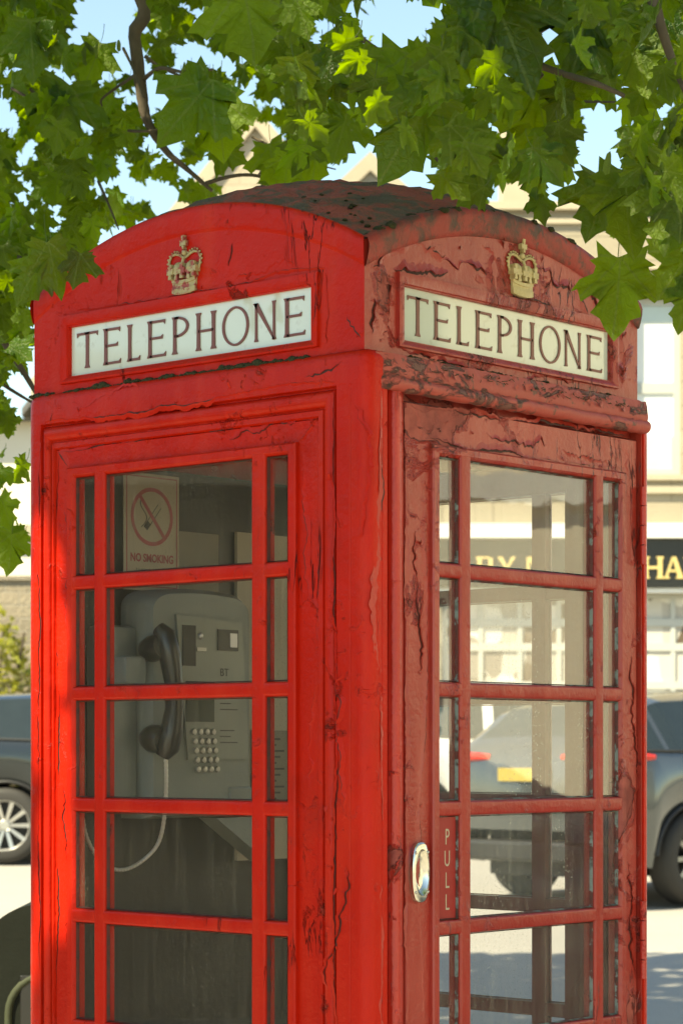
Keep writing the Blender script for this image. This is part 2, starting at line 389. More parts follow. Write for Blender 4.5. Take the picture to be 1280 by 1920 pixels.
def leaf_mat(name, top, under, trans, mixf=0.53):
    n = NT(name)
    at = n.n.new('ShaderNodeAttribute'); at.attribute_name = 'tint'
    uv = n.n.new('ShaderNodeUVMap'); uv.uv_map = 'leaf'
    sx = n.sep(uv.outputs[0])
    # five main veins running from the stalk, drawn in the leaf's own coordinates
    veins = None
    for a in (90, 48, 132, -8, 188):
        ca, sa = math.cos(R_(a)), math.sin(R_(a))
        along = n.math('ADD', n.math('MULTIPLY', sx[0], ca), n.math('MULTIPLY', sx[1], sa))
        perp = n.math('ABSOLUTE', n.math('SUBTRACT', n.math('MULTIPLY', sx[0], sa), n.math('MULTIPLY', sx[1], ca)))
        w = n.math('LESS_THAN', perp, 0.013); w = n.math('MULTIPLY', w, n.math('GREATER_THAN', along, 0.0))
        veins = w if veins is None else n.math('MAXIMUM', veins, w)
    crk = n.noise(uv.outputs[0], 9.0, 3, 0.5, 0.8); crv = n.vor(uv.outputs[0], 8.0, 'DISTANCE_TO_EDGE')
    ret = n.ramp(crv, [(0.0, 1.0), (0.05, 0.0)])
    co = n.co('Object')
    geo = n.n.new('ShaderNodeNewGeometry')
    v = n.noise(co, 30, 4)
    def vary(c, lo, hi): return n.mix(at.outputs['Fac'], tuple(x * lo for x in c), tuple(x * hi for x in c))
    t = vary(top, 0.45, 1.5); u = vary(under, 0.6, 1.35)
    c = n.mix(geo.outputs['Backfacing'], t, u)
    c = n.mix(n.ramp(v, [(0.35, 0.0), (0.75, 0.35)]), c, (0.075, 0.13, 0.012))
    c = n.mix(n.math('MULTIPLY', n.ramp(crk, [(0.4, 0.0), (0.65, 1.0)]), 0.35), c, tuple(x * 0.45 for x in top))
    c = n.mix(n.math('MULTIPLY', ret, 0.22), c, (0.13, 0.18, 0.04))
    c = n.mix(n.math('MULTIPLY', veins, 0.6), c, (0.17, 0.22, 0.06))
    blot = n.ramp(n.noise(co, 95, 2), [(0.70, 0.0), (0.74, 0.7)])
    c = n.mix(blot, c, (0.03, 0.03, 0.01))
    n.fin(c, n.math('ADD', n.math('MULTIPLY', geo.outputs['Backfacing'], 0.25), 0.34), n.bump(n.math('ADD', n.math('MULTIPLY', crk, 2.2), n.math('MULTIPLY', n.math('MAXIMUM', veins, n.math('MULTIPLY', ret, 0.5)), -0.8)), 0.7, 0.006), 0.0, 0.45)
    tl = n.n.new('ShaderNodeBsdfTranslucent')
    tc = n.mix(at.outputs['Fac'], tuple(x * 0.6 for x in trans), tuple(min(1, x * 1.1) for x in trans))
    tc = n.mix(n.math('MULTIPLY', veins, 0.45), tc, tuple(x * 0.5 for x in trans)); n.L(tc, tl.inputs[0])
    mx = n.n.new('ShaderNodeMixShader'); mx.inputs[0].default_value = mixf
    n.L(n.b.outputs[0], mx.inputs[1]); n.L(tl.outputs[0], mx.inputs[2]); n.L(mx.outputs[0], n.out.inputs[0])
    return n.m
M['leaf'] = leaf_mat('maple leaf', (0.012, 0.066, 0.008), (0.080, 0.135, 0.008), (0.33, 0.50, 0.004))
M['seed'] = leaf_mat('maple seed wing', (0.13, 0.20, 0.035), (0.15, 0.21, 0.04), (0.30, 0.38, 0.06))
M['shrub'] = leaf_mat('yellow-green shrub leaf', (0.40, 0.40, 0.055), (0.42, 0.42, 0.07), (0.58, 0.56, 0.07), 0.3)
M['shrub_dark'] = leaf_mat('brown-green shrub leaf', (0.11, 0.10, 0.035), (0.13, 0.11, 0.05), (0.18, 0.16, 0.03), 0.3)
def bark_mat():
    n = NT('grey-brown bark'); co = n.co('Object', scale=(1, 1, 0.4))
    a = n.noise(co, 60, 6, 0.65)
    c = n.mix(a, (0.030, 0.022, 0.014), (0.13, 0.10, 0.065))
    return n.fin(c, 0.85, n.bump(a, 0.9, 0.004))
M['bark'] = bark_mat()

# ------------------------------------------------------------------ ground
def ground_sheet(name, mat, r0, r1, s0, s1, lift, kind='structure', n=2):
    mb = MB(); vs = [P(r, s, gz(s) + lift) for s in (s0, s1) for r in (r0, r1)]
    mb.add(vs, [(0, 1, 3, 2)]); o = mb.build(name, mat, None, fixn=False); o['kind'] = kind; return o
ground_sheet('ground', M['earth'], -250, 250, -150, 420, -0.13)
ground_sheet('road', M['asphalt'], -120, 120, 7.4, 27.2, -0.10)
def slab(name, mat, r0, r1, s0, s1, lo, hi):
    mb = MB(); vs = [P(r, s, gz(s) + h) for h in (lo, hi) for s in (s0, s1) for r in (r0, r1)]
    mb.add(vs, [(0, 1, 3, 2), (4, 6, 7, 5), (0, 4, 5, 1), (2, 3, 7, 6), (0, 2, 6, 4), (1, 5, 7, 3)])
    o = mb.build(name, mat); o['kind'] = 'structure'; return o
slab('pavement', M['paving'], -30, 5.8, -20, 7.2, -0.128, -0.004)
slab('kerb', M['kerb'], -30, 5.8, 7.203, 7.4, -0.128, 0.0)
slab('far_kerb', M['kerb'], -60, 60, 27.2, 27.4, -0.128, 0.0)
slab('far_pavement', M['paving'], -60, 60, 27.403, 36, -0.128, -0.004)
ground_sheet('side_road', M['asphalt'], 5.83, 60, -60, 7.39, -0.10)

# ------------------------------------------------------------------ telephone kiosk
kiosk = empty('telephone_kiosk')
tag(kiosk, 'weathered red telephone kiosk with peeling paint, domed roof and glazed sides', 'phone box')
XL, XH, YL, YH = -0.45, 0.435, -0.438, 0.415
ZE = EYE
class Face:
    def __init__(s, o, u, n): s.o = Vector((*o, 0)); s.u = Vector((*u, 0)); s.n = Vector((*n, 0))
    def __call__(s, u, z, d=0.0): p = s.o + s.u * u - s.n * d; return Vector((p.x, p.y, z))
FL = Face((0, YL), (1, 0), (0, -1)); FR = Face((XH, 0), (0, 1), (1, 0)); FB = Face((0, YH), (1, 0), (0, 1)); FW = Face((XL, 0), (0, 1), (-1, 0))
BOT = 0.14; TOP = 2.042
def post(name, mat, cx, cy, sx, sy, ax, ay, r=0.05, flute=False):
    """rounded corner post; sx, sy point inward"""
    arc = [(r - r * math.cos(t), r - r * math.sin(t)) for t in [k * (math.pi / 2) / 10 for k in range(11)]]
    if flute:      # a narrow flat, a quirk and a cove either side of the rounded arris
        side = [(0.036, 0.0), (0.0375, 0.0016), (0.0395, 0.0016), (0.041, 0.0004), (0.052, 0.0004)]
        cove = [(0.0535, 0.003), (0.056, 0.0085), (0.0585, 0.0105)]
        pts = [(0.0105, ay)] + [(d, a) for a, d in cove[::-1] if a < ay] + [(d, a) for a, d in side[::-1]] + arc + side + [(ax, 0.0004), (ax, 0.06), (0.06, 0.06), (0.06, ay)]
    else: pts = [(0, ay)] + arc + [(ax, 0), (ax, 0.06), (0.06, 0.06), (0.06, ay)]
    mb = MB(); mb.prism([(cx + sx * p, cy + sy * q, BOT) for p, q in pts], (0, 0, TOP - BOT))
    return mb.build(name, mat, kiosk, smooth=30)
post('corner_post', M['red'], XH, YL, -1, 1, 0.070, 0.060, r=0.024, flute=True)
post('corner_post', M['red'], XL, YL, 1, 1, 0.060, 0.06)
post('corner_post', M['red'], XH, YH, -1, -1, 0.06, 0.032, r=0.03)
post('corner_post', M['red'], XL, YH, 1, -1, 0.06, 0.06)
def ring_path(x0, x1, y0, y1, r, n=8, rn=None):
    out = []; rn = rn or r
    for cx, cy, a0, r in ((x1 - r, y1 - r, 0, r), (x0 + r, y1 - r, 90, r), (x0 + r, y0 + r, 180, r), (x1 - rn, y0 + rn, 270, rn)):
        for k in range(n + 1):
            a = R_(a0 + 90 * k / n); out.append((cx + r * math.cos(a), cy + r * math.sin(a), math.cos(a), math.sin(a)))
    return out
def ring_sweep(mb, path, prof):
    n = len(path); m = len(prof)
    vs = [(x + nx * o, y + ny * o, z) for (x, y, nx, ny) in path for (o, z) in prof]
    fs = [(i * m + j, ((i + 1) % n) * m + j, ((i + 1) % n) * m + (j + 1) % m, i * m + (j + 1) % m) for i in range(n) for j in range(m)]
    return mb.add(vs, fs)
mb = MB(); ring_sweep(mb, ring_path(XL, XH, YL, YH, 0.05, rn=0.0245), [(-0.022, TOP), (0, TOP), (0, 2.084), (-0.002, 2.092), (-0.007, 2.098), (-0.016, 2.101), (-0.022, 2.102)])
mb.build('header_rail', M['red'], kiosk, smooth=35)
mb = MB(); ring_sweep(mb, ring_path(XL, XH, YL, YH, 0.05), [(-0.2, 0.0), (0.035, 0.0), (0.035, 0.11), (0.02, 0.13), (0.0, BOT), (-0.2, BOT)])
mb.build('plinth', M['red'], kiosk, smooth=35)
mb = MB(); mb.box(-0.36, 0.36, -0.36, 0.36, 0.005, 0.055); mb.build('floor_slab', M['concrete'], kiosk)

def surround(name, face, uN, uF, zT, mat, sN=1.0, sF=0.6, sgn=1, sT=1.0, zB=BOT):
    """moulded surround swept up one side, across the head and down the other"""
    prof = [(0.0, 0.000), (0.002, 0.010), (0.005, 0.010)] + [(0.019 - 0.014 * math.cos(t), 0.012 - 0.0125 * math.sin(t)) for t in [k * math.pi / 8 for k in range(9)]] + \
           [(0.036, 0.013), (0.038, 0.008), (0.047, 0.007), (0.050, 0.012), (0.050, 0.070), (0.0, 0.070)]
    mb = MB(); m = len(prof); vs = []
    for w, d in prof:
        vs += [face(uN - sgn * w * sN, zB, d), face(uN - sgn * w * sN, zT - w * sT, d), face(uF + sgn * w * sF, zT - w * sT, d), face(uF + sgn * w * sF, zB, d)]
    fs = [(4 * j + k, 4 * j + k + 1, 4 * ((j + 1) % m) + k + 1, 4 * ((j + 1) % m) + k) for j in range(m) for k in range(3)]
    mb.add(vs, fs); return mb.build(name, mat, kiosk, smooth=35)
def rect_rings(mb, face, rects, close=True):
    vs = []
    for (a, b, z0, z1, d) in rects: vs += [face(a, z0, d), face(b, z0, d), face(b, z1, d), face(a, z1, d)]
    n = len(rects); fs = []
    for i in range(n if close else n - 1):
        j = (i + 1) % n
        fs += [(4 * i + k, 4 * i + (k + 1) % 4, 4 * j + (k + 1) % 4, 4 * j + k) for k in range(4)]
    return mb.add(vs, fs)
PANE_TOP = ZE + 0.514; ROW = 0.2095; BARZ = [ZE + 0.3154 - ROW * k for k in range(7)]; PANE_BOT = ZE + 0.3154 - ROW * 7 + 0.013
def barprof(w, d0, depth=0.027, r=0.0055):
    """(across, depth) outline of a glazing bar: flat face, rounded arrises"""
    h = w / 2; pr = [(-h, depth)]
    for k in range(5):
        a = math.pi / 2 * k / 4; pr.append((-h + r - r * math.cos(a), d0 + r - r * math.sin(a)))
    for k in range(5):
        a = math.pi / 2 * (4 - k) / 4; pr.append((h - r + r * math.cos(a), d0 + r - r * math.sin(a)))
    return pr + [(h, depth)]
def sash(name, face, oa, ob, zo, a0, b0, c0, c1, b1, a1, mat, matbar, dst=0.012, dfr=0.002, zb=0.20, glass=None, gap=0.0, putty=None, inner=0.030):
    """glazed leaf: stiles with a raised band, glazing bars and panes; parent = the kiosk"""
    bz0 = PANE_BOT - 0.018; bz1 = PANE_TOP + 0.020
    bw = 0.0215
    sN = 1 if b1 > a0 else -1
    mb = MB(); A0, A1 = a0 - bw, a1 + bw
    rect_rings(mb, face, [(oa, ob, zb, zo, inner), (oa, ob, zb, zo, dst + 0.003), (oa + 0.002, ob - 0.002, zb + 0.002, zo - 0.002, dst),
                          (A0 - 0.001, A1 + 0.001, bz0 - 0.001, bz1 + 0.001, dst), (A0, A1, bz0, bz1, dfr + 0.003), (A0 + 0.003, A1 - 0.003, bz0 + 0.003, bz1 - 0.003, dfr),
                          (a0 - 0.006, a1 + 0.006, PANE_BOT - 0.006, PANE_TOP + 0.006, dfr), (a0 - 0.001, a1 + 0.001, PANE_BOT - 0.001, PANE_TOP + 0.001, dfr + 0.005), (a0, a1, PANE_BOT, PANE_TOP, dfr + 0.010), (a0, a1, PANE_BOT, PANE_TOP, inner)])
    fr = mb.build(name, mat, kiosk, smooth=35)
    bars = MB()
    for z in BARZ:
        pr = barprof(0.026, dfr + 0.0006); n = len(pr)
        vs = [face(u, z + w, d) for u in (a0 - 0.0055, a1 + 0.0055) for (w, d) in pr]
        bars.add(vs, [(i, (i + 1) % n, n + (i + 1) % n, n + i) for i in range(n)])
    for (u0, u1) in ((b0, c0), (c1, b1)):
        pr = barprof(abs(u1 - u0), dfr + 0.0002, 0.028); n = len(pr); uc = (u0 + u1) / 2
        vs = [face(uc + w, z, d) for z in (PANE_BOT - 0.0055, PANE_TOP + 0.0055) for (w, d) in pr]
        bars.add(vs, [(i, (i + 1) % n, n + (i + 1) % n, n + i) for i in range(n)])
    bars.build('glazing_bars', matbar, fr, smooth=50)
    g = MB(); zs = [PANE_BOT] + sum([[z - 0.013, z + 0.013] for z in BARZ[::-1]], []) + [PANE_TOP]
    for (u0, u1) in ((a0, b0), (c0, c1), (b1, a1)):
        for k in range(0, len(zs), 2):
            p = face(u0 - 0.003, zs[k] - 0.003, dfr + 0.0165); q = face(u1 + 0.003, zs[k + 1] + 0.003, dfr + 0.0125)
            g.box(min(p.x, q.x), max(p.x, q.x), min(p.y, q.y), max(p.y, q.y), p.z, q.z)
    go = g.build('panes', glass, fr)
    # putty with an older blue-grey coat showing, round every pane
    pt = MB(); e = 0.0009
    for (u0, u1) in ((a0, b0), (c0, c1), (b1, a1)):
        for k in range(0, len(zs), 2):
            q = MB(); x0, x1, y0, y1 = u0 + e, u1 - e, zs[k] + e, zs[k + 1] - e; w = 0.0022
            rect_rings(q, face, [(x0, x1, y0, y1, dfr + 0.0055), (x0, x1, y0, y1, dfr + 0.0122), (x0 + w, x1 - w, y0 + w, y1 - w, dfr + 0.0122), (x0 + w * .6, x1 - w * .6, y0 + w * .6, y1 - w * .6, dfr + 0.0085)])
            pt.add(q.v, q.f)
    pt.build('putty', putty, fr, smooth=30)
    return fr
# left-hand window (towards the trees), far window like it, and the door on the right-hand face
surround('window_surround', FL, 0.3648, -0.390, TOP, M['red'])
win = sash('side_window', FL, -0.3605, 0.3150, TOP - 0.050, -0.299, -0.245, -0.215, 0.1615, 0.195, 0.245, M['red'], M['red'], glass=M['glass_side'], putty=M['putty_side'])
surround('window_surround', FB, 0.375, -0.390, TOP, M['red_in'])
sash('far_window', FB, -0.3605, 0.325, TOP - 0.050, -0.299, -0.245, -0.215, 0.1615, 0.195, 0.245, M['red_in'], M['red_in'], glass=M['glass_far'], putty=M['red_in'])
# door surround: bead on the handle side, plain jamb on the hinge side, heavy hood over it
mb = MB(); prof = [(0.0, 0.0), (0.004, 0.012), (0.008, 0.014)] + [(0.023 - 0.014 * math.cos(t), 0.013 - 0.0145 * math.sin(t)) for t in [k * math.pi / 8 for k in range(9)]] + [(0.042, 0.010), (0.048, 0.012), (0.048, 0.070), (0.0, 0.07)]
n = len(prof); vs = [FR(-0.378 + w, z, d) for z in (BOT, TOP - 0.0) for (w, d) in prof]
mb.add(vs, [(i, (i + 1) % n, n + (i + 1) % n, n + i) for i in range(n)] + [tuple(range(n)), tuple(range(n, 2 * n))])
mb.build('door_bead', M['red_mid'], kiosk, smooth=35)
mb = MB(); mb.box(XH - 0.065, XH - 0.003, 0.3785, 0.383, BOT, TOP); mb.box(XH - 0.066, XH - 0.030, -0.3299, 0.3784, ZE + 0.606, TOP); mb.build('door_jamb', M['red_old'], kiosk)
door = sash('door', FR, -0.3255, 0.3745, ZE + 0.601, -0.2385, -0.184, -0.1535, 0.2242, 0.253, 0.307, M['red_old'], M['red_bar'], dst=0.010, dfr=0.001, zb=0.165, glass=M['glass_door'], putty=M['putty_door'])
# hood: a sloping weathering with a heavy roll along its foot
prof = [(0.0, 2.0985), (-0.010, 2.086), (-0.013, 2.073)] + [(-0.005 - 0.017 * math.cos(t), 2.057 + 0.017 * math.sin(t)) for t in [R_(100 - 22 * k) for k in range(13)]]
prof = [(0.0, 2.096), (-0.003, 2.086), (-0.0045, 2.074), (-0.006, 2.064)] + [(0.000 - 0.0125 * math.sin(R_(a)), 2.046 + 0.0125 * math.cos(R_(a))) for a in range(20, 181, 20)] + [(0.004, 2.0335), (0.004, 2.096)]
prof = [(d - 0.003 if d < 0.003 else d, z) for d, z in prof]
n = len(prof); mb = MB(); ny = 60; vs = []
rng = random.Random(5)
for k in range(ny + 1):
    u = -0.412 + (0.386 + 0.412) * k / ny; w = rng.uniform(-0.0012, 0.0012)
    f = min(1.0, k / 3.0); f = f * f * (3 - 2 * f)
    vs += [FR(u, z + w, d * f + 0.0035 * (1 - f) if d < 0 else d) for d, z in prof]
mb.add(vs, [(k * n + i, k * n + (i + 1) % n, (k + 1) * n + (i + 1) % n, (k + 1) * n + i) for k in range(ny) for i in range(n)] + [tuple(range(n)), tuple(range(ny * n, ny * n + n))])
mb.build('door_hood', M['hood'], kiosk, smooth=60)
mb = MB(); mb.box(XL + 0.003, XL + 0.04, YL + 0.06, YH - 0.06, BOT, TOP); mb.build('back_panel', M['red'], kiosk)
mb = MB(); mb.box(-0.39, 0.37, -0.375, 0.355, TOP + 0.03, TOP + 0.045); mb.build('ceiling_plate', M['red_in'], kiosk)

# entablature with arched fronts, and the sail dome
AX0, AX1, AY0, AY1 = -0.424, 0.4160, -0.4240, 0.389
DX, DY = (AX0 + AX1) / 2, (AY0 + AY1) / 2; HX, HY = (AX1 - AX0) / 2, (AY1 - AY0) / 2
ZS = ZE + 0.866; RS = 0.9363; ZC = ZS - math.sqrt(RS ** 2 - HX ** 2 - HY ** 2)
def dome(x, y):
    bulge = 0.005 * max(0, 1 - ((x - DX) / HX) ** 2) * max(0, 1 - ((y - DY) / HY) ** 2)
    return ZC + bulge + math.sqrt(max(0.01, RS ** 2 - (x - DX) ** 2 - (y - DY) ** 2))
EF = [Face((DX, AY0), (1, 0), (0, -1)), Face((AX1, DY), (0, 1), (1, 0)), Face((DX, AY1), (-1, 0), (0, 1)), Face((AX0, DY), (0, -1), (-1, 0))]
EH = [HX, HY, HX, HY]
SIGZ = (ZE + 0.709, ZE + 0.8035)
SIGU = [(-0.3265 - DX, 0.294 - DX), (-0.3185 - DY, 0.300 - DY), (-0.31, 0.31), (-0.31, 0.31)]
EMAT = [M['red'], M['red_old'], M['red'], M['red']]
ZB0 = 2.1005
for i, (f, h) in enumerate(zip(EF, EH)):
    def top(u, inset=0.0, f=f): p = f(u, 0); return dome(p.x, p.y) - inset
    s0, s1 = SIGU[i]; z0, z1 = SIGZ
    mb = MB(); n = 40
    # tympanum and frieze sheet: columns of quads round the sign opening
    us = sorted(set([-h + 2 * h * k / n for k in range(n + 1)] + [s0, s1]))
    for u0, u1 in zip(us[:-1], us[1:]):
        spans = [(ZB0, ZB0, None, None)] if (u1 <= s0 + 1e-6 or u0 >= s1 - 1e-6) else None
        t0, t1 = top(u0), top(u1)
        if spans: mb.add([f(u0, ZB0), f(u1, ZB0), f(u1, t1), f(u0, t0)], [(0, 1, 2, 3)])
        else:
            mb.add([f(u0, ZB0), f(u1, ZB0), f(u1, z0), f(u0, z0)], [(0, 1, 2, 3)])
            mb.add([f(u0, z1), f(u1, z1), f(u1, t1), f(u0, t0)], [(0, 1, 2, 3)])
    # reveals of the sign opening
    rect_rings(mb, f, [(s0, s1, z0, z1, 0.0), (s0, s1, z0, z1, 0.024)], close=False)
    mb.build('gable_front', EMAT[i], kiosk, smooth=30, fixn=False, merge=True)
    # raised frame round the sign
    mb = MB(); rect_rings(mb, f, [(s0 - 0.020, s1 + 0.020, z0 - 0.014, z1 + 0.022, 0.002), (s0 - 0.019, s1 + 0.019, z0 - 0.013, z1 + 0.021, -0.006), (s0 - 0.014, s1 + 0.014, z0 - 0.010, z1 + 0.016, -0.007),
                                  (s0 - 0.003, s1 + 0.003, z0 - 0.003, z1 + 0.003, -0.003), (s0 + 0.0005, s1 - 0.0005, z0 + 0.0005, z1 - 0.0005, 0.004), (s0 + 0.0005, s1 - 0.0005, z0 + 0.0005, z1 - 0.0005, 0.014)], close=False)
    mb.build('sign_frame', EMAT[i], kiosk, smooth=35, fixn=True)
    # rolled rim along the arch
    mb = MB(); e = 0.22 if i == 0 else 1.0; prof = [(0.046, 0.001), (0.044, -0.004 * e), (0.036, -0.007 * e), (0.020, -0.011 * e), (0.008, -0.012 * e), (-0.003, -0.008 * e), (-0.006, 0.002), (-0.004, 0.020)]
    n = 56; vs = []; m = len(prof)
    for k in range(n + 1):
        ex = 1.0 + 0.002 * e; u = -h * ex + 2 * h * ex * k / n
        vs += [f(u, top(max(-h, min(h, u))) - a, d) for a, d in prof]
    mb.add(vs, [(k * m + j, k * m + j + 1, (k + 1) * m + j + 1, (k + 1) * m + j) for k in range(n) for j in range(m - 1)])
    mb.build('arch_rim', M['rim'] if i == 1 else M['red'], kiosk, smooth=60)
mb = MB(); n = 46; rng = random.Random(3)
vs = [(DX - HX + 2 * HX * i / n, DY - HY + 2 * HY * j / n, 0) for j in range(n + 1) for i in range(n + 1)]
vs = [(x, y, dome(x, y) + (rng.uniform(-0.005, 0.007) if abs(x - DX) < HX * .97 and abs(y - DY) < HY * .97 else 0.001)) for x, y, _ in vs]
mb.add(vs, [(j * (n + 1) + i, j * (n + 1) + i + 1, (j + 1) * (n + 1) + i + 1, (j + 1) * (n + 1) + i) for j in range(n) for i in range(n)])
mb.build('roof', M['roof'], kiosk, smooth=180)

# lettering: flared strokes as polygons
def stem(x, w=0.0085, H=0.068, flare=1.75, z0=0.0):
    h = w / 2; F = h * flare
    return [(x - F, z0), (x + F, z0), (x + h, z0 + H * 0.09), (x + h * 0.92, z0 + H * 0.5), (x + h, z0 + H * 0.91), (x + F, z0 + H), (x - F, z0 + H), (x - h, z0 + H * 0.91), (x - h * 0.92, z0 + H * 0.5), (x - h, z0 + H * 0.09)]
def bar(x0, x1, z, t=0.0045, fl=0.004, up=1):
    return [(x0, z - t / 2), (x1 - 0.004, z - t / 2), (x1, z - t / 2 - fl * (up < 0)), (x1 + 0.001, z + t / 2 + fl * (up > 0)), (x1 - 0.004, z + t / 2), (x0, z + t / 2)]
def arcband(cx, cz, rx, rz, a0, a1, t0, t1, n=18):
    out = []; inn = []
    for k in range(n + 1):
        a = R_(a0 + (a1 - a0) * k / n); w = t0 + (t1 - t0) * abs(math.cos(a))
        out.append((cx + rx * math.cos(a), cz + rz * math.sin(a))); inn.append((cx + (rx - w) * math.cos(a), cz + (rz - min(w, t0 + 0.001)) * math.sin(a)))
    return [[out[k], out[k + 1], inn[k + 1], inn[k]] for k in range(n)]
def telephone(H=0.068):
    X = [(-0.302, -0.246), (-0.231, -0.183), (-0.166, -0.131), (-0.112, -0.063), (-0.047, -0.003), (0.014, 0.068), (0.082, 0.148), (0.160, 0.215), (0.232, 0.282)]
    w = 0.0085; P_ = []
    def E(a, b, arms=True):
        P_.append(stem(a + 0.008, w, H)); P_.append(bar(a + 0.008, b, 0.0025, up=1)); 
        if arms: P_.append(bar(a + 0.008, b - 0.002, H - 0.0025, up=-1)); P_.append(bar(a + 0.008, b - 0.008, H * 0.52, up=1, fl=0.003))
    for ch, (a, b) in zip('TELEPHONE', X):
        if ch == 'T':
            P_.append(stem((a + b) / 2, w, H)); P_.append(bar((a + b) / 2, b, H - 0.0025, up=-1)); m = (a + b) / 2
            P_.append([(2 * m - x, z) for x, z in bar(m, b, H - 0.0025, up=-1)][::-1])
        elif ch == 'E': E(a, b)
        elif ch == 'L': E(a, b, False)
        elif ch == 'P':
            P_.append(stem(a + 0.008, w, H)); P_ += arcband(a + 0.014, H * 0.725, b - a - 0.014, H * 0.275, -90, 90, 0.0040, 0.0065)
            P_.append(bar(a + 0.008, a + 0.018, H - 0.0022, fl=0)); P_.append(bar(a + 0.008, a + 0.018, H * 0.45 + 0.002, fl=0))
        elif ch == 'H':
            P_.append(stem(a + 0.008, w, H)); P_.append(stem(b - 0.008, w, H)); P_.append(bar(a + 0.008, b - 0.008, H * 0.51, fl=0))
        elif ch == 'O':
            P_ += arcband((a + b) / 2, H / 2, (b - a) / 2, H / 2 * 1.04, 0, 360, 0.0038, 0.0060, 36)
        elif ch == 'N':
            P_.append(stem(a + 0.006, 0.0055, H)); P_.append(stem(b - 0.006, 0.0055, H))
            P_.append([(a - 0.001, H), (a + 0.010, H), (b - 0.0035, 0.001), (b - 0.0065, -0.001)])
    return P_
for i, f in enumerate(EF):
    s0, s1 = SIGU[i]; z0, z1 = SIGZ
    mb = MB(); p = f(s0 - 0.002, z0 - 0.002, 0.018); q = f(s1 + 0.002, z1 + 0.002, 0.008)
    mb.box(min(p.x, q.x), max(p.x, q.x), min(p.y, q.y), max(p.y, q.y), p.z, q.z)
    so = mb.build('sign_panel', M['opal'], kiosk)
    mb = MB(); c = (s0 + s1) / 2 + 0.008; sc = (s1 - s0) / 0.622
    for pl in telephone():
        mb.prism([f(c + x * sc, z0 + 0.013 + z, 0.0075) for x, z in pl], -f.n * -0.0016 if False else f.n * 0.0016)
    mb.build('lettering', M['letter'], so)

# gilt crown emblems cast on the gable fronts
def crown(f, uc, zb, W, Hc, mat):
    mb = MB()
    def pt(x, z, d=0.0): return f(uc + x * W, zb + z * Hc, d * 0.65)
    def plate(poly, d0, d1): mb.prism([pt(x, z, d0) for x, z in poly], f.n * (d0 - d1))
    def blob(x, z, r, d=-0.004): mb.ball(pt(x, z, d), r, r, r, 8, 6)
    # band, slightly bowed, with two mouldings
    n = 10
    for za, zb_, d in ((0.0, 0.10, -0.010), (0.10, 0.19, -0.007), (0.19, 0.25, -0.010)):
        vs = []
        for k in range(n + 1):
            x = -0.36 + 0.72 * k / n; bow = -0.045 * (1 - (x / 0.36) ** 2); sp = 1 + 0.10 * za; sp2 = 1 + 0.10 * zb_
            dd = d - 0.006 * (1 - (x / 0.36) ** 2)
            vs += [pt(x * sp, za + bow, 0.002), pt(x * sp, za + bow, dd), pt(x * sp2, zb_ + bow, dd), pt(x * sp2, zb_ + bow, 0.002)]
        mb.add(vs, [(4 * k + j, 4 * k + (j + 1) % 4, 4 * (k + 1) + (j + 1) % 4, 4 * (k + 1) + j) for k in range(n) for j in range(4)] + [(0, 1, 2, 3), tuple(4 * n + j for j in range(4))])
    # crosses and lilies on the band
    for x in (-0.36, 0.0, 0.36):
        plate([(x - 0.05, 0.24), (x + 0.05, 0.24), (x + 0.035, 0.33), (x + 0.09, 0.32), (x + 0.10, 0.43), (x + 0.04, 0.41), (x + 0.05, 0.50), (x - 0.05, 0.50), (x - 0.04, 0.41), (x - 0.10, 0.43), (x - 0.09, 0.32), (x - 0.035, 0.33)], 0.002, -0.012)
    for x in (-0.19, 0.19):
        plate([(x - 0.06, 0.22), (x + 0.06, 0.22), (x + 0.03, 0.31), (x + 0.10, 0.36), (x + 0.05, 0.39), (x, 0.47), (x - 0.05, 0.39), (x - 0.10, 0.36), (x - 0.03, 0.31)], 0.002, -0.010)
    # cap inside the arches
    for x in (-0.2, 0.2): mb.ball(pt(x, 0.42, 0.0), W * 0.15, W * 0.15, Hc * 0.13, 10, 6)
    # two arches with pearls, and the middle arch
    for sg in (-1, 1):
        path = [(0.42, 0.36), (0.485, 0.47), (0.49, 0.58), (0.42, 0.665), (0.30, 0.69), (0.17, 0.665), (0.07, 0.62), (0.0, 0.60)]
        mb.tube([pt(sg * x, z, -0.004) for x, z in path], W * 0.030, 6)
        for k, (x, z) in enumerate([(0.46, 0.40), (0.51, 0.47), (0.535, 0.54), (0.52, 0.61), (0.47, 0.67), (0.40, 0.715), (0.32, 0.735), (0.24, 0.73), (0.17, 0.71), (0.11, 0.68)]):
            blob(sg * x, z, W * 0.026)
    mb.tube([pt(0, 0.60, -0.008), pt(0.005, 0.52, -0.013), pt(0.0, 0.45, -0.013)], W * 0.035, 6)
    # orb and cross
    blob(0, 0.695, W * 0.075); plate([(-0.035, 0.75), (0.035, 0.75), (0.022, 0.82), (0.085, 0.80), (0.095, 0.90), (0.025, 0.885), (0.045, 0.985), (-0.045, 0.985), (-0.025, 0.885), (-0.095, 0.90), (-0.085, 0.80), (-0.022, 0.82)], 0.002, -0.008)
    return mb.build('crown_emblem', mat, kiosk, smooth=40)
crown(EF[0], -0.012 - DX, ZE + 0.830, 0.081, 0.104, M['crown_l'])
crown(EF[1], 0.014 - DY, ZE + 0.833, 0.083, 0.104, M['crown_r'])

